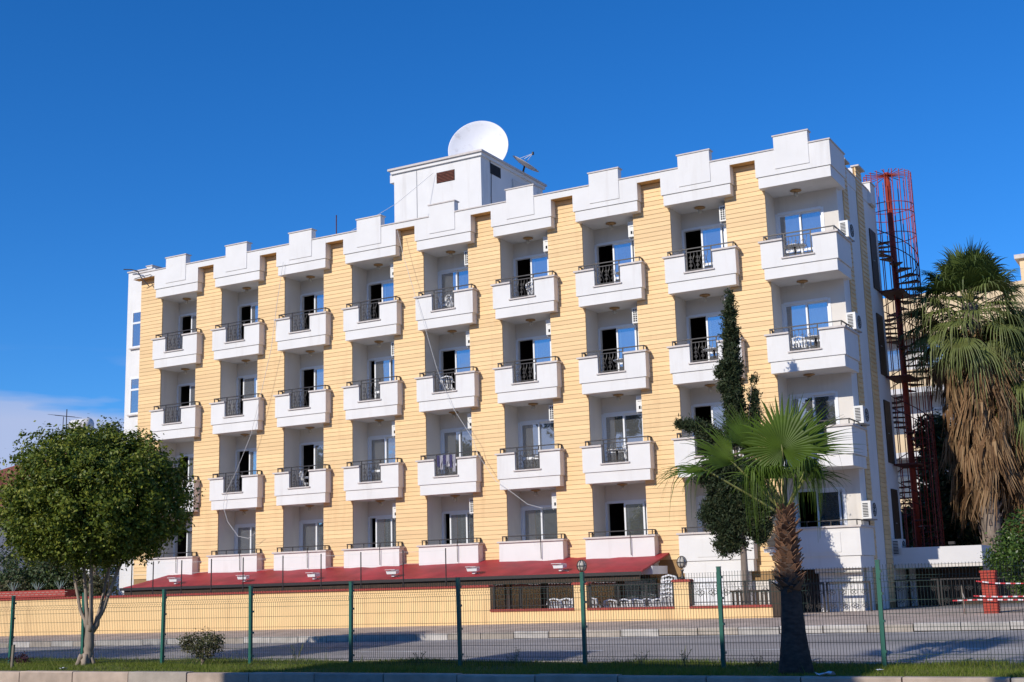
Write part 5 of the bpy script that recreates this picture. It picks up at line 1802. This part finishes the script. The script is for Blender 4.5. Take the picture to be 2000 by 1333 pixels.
# left: house with a red tiled roof, water heaters and an aerial
lh = thing('tiled_house', 'low house with red tiled roof behind the ficus crown', 'house', (-29.0, 8.0, 0.3))
MB().box(-6, 4.5, 0, 8, 0, 6.9).obj('wall', M['far_white'], lh)
rf = MB()
ex = 0.9
b0 = [(-6 - ex, -ex), (4.5 + ex, -ex), (4.5 + ex, 8 + ex), (-6 - ex, 8 + ex)]
rf.hexa([(*b0[0], 6.9), (*b0[1], 6.9), (*b0[2], 6.9), (*b0[3], 6.9), (-2.5, 3.6, 9.0), (1.0, 3.6, 9.0), (1.0, 4.4, 9.0), (-2.5, 4.4, 9.0)])
ro = rf.obj('roof', M['roof_tile'], lh)
rows = MB()
for k in range(40):
    x0_ = -6.8 + k * 0.305
    xt = -2.5 + (x0_ + 6.8) / 12.2 * 3.5
    rows.tube([(x0_, -0.92, 6.93), (xt, 3.58, 9.03)], 0.07, 5)
stuff(rows.obj('roof_tile_rows', M['roof_tile'], ro))
MB().box(-6.8, 5.3, -0.85, -0.75, 6.72, 6.895).obj('fascia', M['wood_dark'], ro)
MB().box(-8.5, 0.5, -4.5, -0.2, 0, 5.0).obj('porch_wall', M['far_white'], lh)
MB().hexa([(-9, -5, 5.0), (1, -5, 5.0), (1, -0.05, 5.0), (-9, -0.05, 5.0), (-9, -4.9, 5.1), (1, -4.9, 5.1), (1, -0.05, 6.4), (-9, -0.05, 6.4)]).obj('porch_roof', M['roof_tile'], lh)
for k in range(3):
    w_ = MB().box(-5 + k * 3, -3.8 + k * 3, -0.06, -0.003, 5.2, 6.4).obj('window', M['pvc'], lh)
    MB().box(-4.9 + k * 3, -3.9 + k * 3, -0.075, -0.061, 5.3, 6.3).obj('pane', M['glass'], w_)
b2 = thing('water_heater_block', 'white roof block with solar water tanks and an aerial behind the ficus', 'building', (-31.2, 12.5, 0.3))
MB().box(-2, 7, 0, 6, 0, 9.3).obj('wall', M['far_white'], b2)
MB().box(-2.1, 7.1, -0.1, 6.1, 9.303, 9.5).obj('roof_slab', M['concrete'], b2)
for (x, z) in ((-1.3, 9.9), (-0.1, 10.75)):
    hb = MB()
    hb.tube([(x - 0.65, 0.6, z), (x + 0.65, 0.6, z)], 0.36, 14)
    hb.obj('water_tank', M['far_white'], b2, smooth=True)
    MB().box(x - 0.5, x - 0.42, 0.5, 0.7, 9.5, z - 0.3).box(x + 0.42, x + 0.5, 0.5, 0.7, 9.5, z - 0.3).obj('tank_stand', M['grey_metal'], b2)
an_ = MB()
an_.tube([(-0.95, 0.3, 9.5), (-0.95, 0.3, 11.7)], 0.028, 5).tube([(-1.9, 0.3, 11.45), (-0.3, 0.3, 11.2)], 0.022, 5).tube([(-1.25, 0.3, 9.5), (-1.2, 0.3, 11.3)], 0.022, 5)
for k in range(7):
    an_.tube([(-1.85 + k * 0.25, -0.25, 11.44 - k * 0.039), (-1.85 + k * 0.25, 0.85, 11.44 - k * 0.039)], 0.010, 4)
an_.obj('aerial', M['iron'], b2)
ch = MB().box(4.2, 5.6, 0.5, 1.5, 9.5, 10.3).obj('chimney', M['far_cream'], b2)
MB().box(4.1, 5.7, 0.4, 1.6, 10.45, 10.55).box(4.3, 4.5, 0.6, 0.8, 10.3, 10.45).box(5.3, 5.5, 0.6, 0.8, 10.3, 10.45).obj('chimney_cap', M['far_cream'], ch)


# ------------------------------------------------------------------ unseen behind the viewer, placed for shade and reflections
sb = thing('shade_block', 'unseen block behind the viewer, shaped to cast its shade on the verge', 'building', (8.6, -34.0, -0.1))  # unseen block; height and roofline shaped to fit the shade on the verge
MB().box(-5.2, 5.4, -9, 0, 0, 11.0).obj('wall', M['concrete'], sb)
MB().box(-5.35, 5.55, -9.15, 0.15, 11.002, 11.25).obj('roof_slab', M['concrete'], sb)
MB().box(3.2, 5.5, -0.3, 0.1, 11.253, 11.75).obj('parapet', M['concrete'], sb)  # roof edge raised here to lift the shade on the palm trunk
MB().box(-2.6, 0.6, -0.3, 0.1, 11.253, 11.55).obj('parapet', M['concrete'], sb)
MB().box(-4.6, -2.7, -4, -0.3, 11.253, 13.6).obj('roof_room', M['far_white'], sb)  # roof room put in to stretch the shadow across the road
for fl in range(3):
    for k in range(4):
        x = -4.4 + k * 2.6
        w_ = MB().box(x, x + 1.4, 0.003, 0.05, 1.2 + fl * 3.3, 3.0 + fl * 3.3).obj('window', M['pvc'], sb)
        MB().box(x + 0.1, x + 1.3, 0.051, 0.06, 1.3 + fl * 3.3, 2.9 + fl * 3.3).obj('pane', M['dark'], w_)
for i, (x, y, hh, s, lab) in enumerate([(-9.5, -31.5, 11.6, 3.4, 'unseen broad umbrella pine added to shade the left of the road'), (-20, -34.0, 10.5, 3.4, 'second unseen umbrella pine, further left behind the viewer'),
                                        (17.0, -33.0, 12.2, 1.3, 'unseen small umbrella pine added to shade the right of the road'), (-34, -36.0, 11.0, 3.6, 'leftmost unseen umbrella pine behind the viewer')]):  # pines added out of view to throw shadow bands on the road
    bush('unseen_pine', lab, 'tree', (x, y, -0.1), [(0, 0, hh, s, s, 0.95), (s * 0.5, 0.2, hh - 0.2, s * 0.6, s * 0.6, 0.7), (-s * 0.5, 0.3, hh - 0.2, s * 0.6, s * 0.6, 0.7)], 12000, 0.22, 'hedge',
         [([(0, 0, -0.1), (0.1, 0, hh * 0.5), (0, 0, hh - 0.3)], 0.22, 0.10)], 0.4, 0.2, group='unseen umbrella pines behind the viewer')
hl = MB()
xs_h = [-700 + 35 * i for i in range(41)]
ys_h = [-160, -190, -230, -280, -330, -390, -460]


def hill_z(x, y):
    t_ = min(1, (-y - 160) / 170)
    e_ = math.sin(min(1, t_) * math.pi * 0.5)
    return -1 + e_ * (40 + 12 * math.sin(x * 0.011 + 1.0) + 7 * math.sin(x * 0.031) + 3 * math.sin(x * 0.09)) * (1 - 0.25 * max(0, (-y - 330) / 130))


structure(hl.grid(xs_h, list(reversed(ys_h)), hill_z).obj('hill', M['hill'], None, smooth=True))
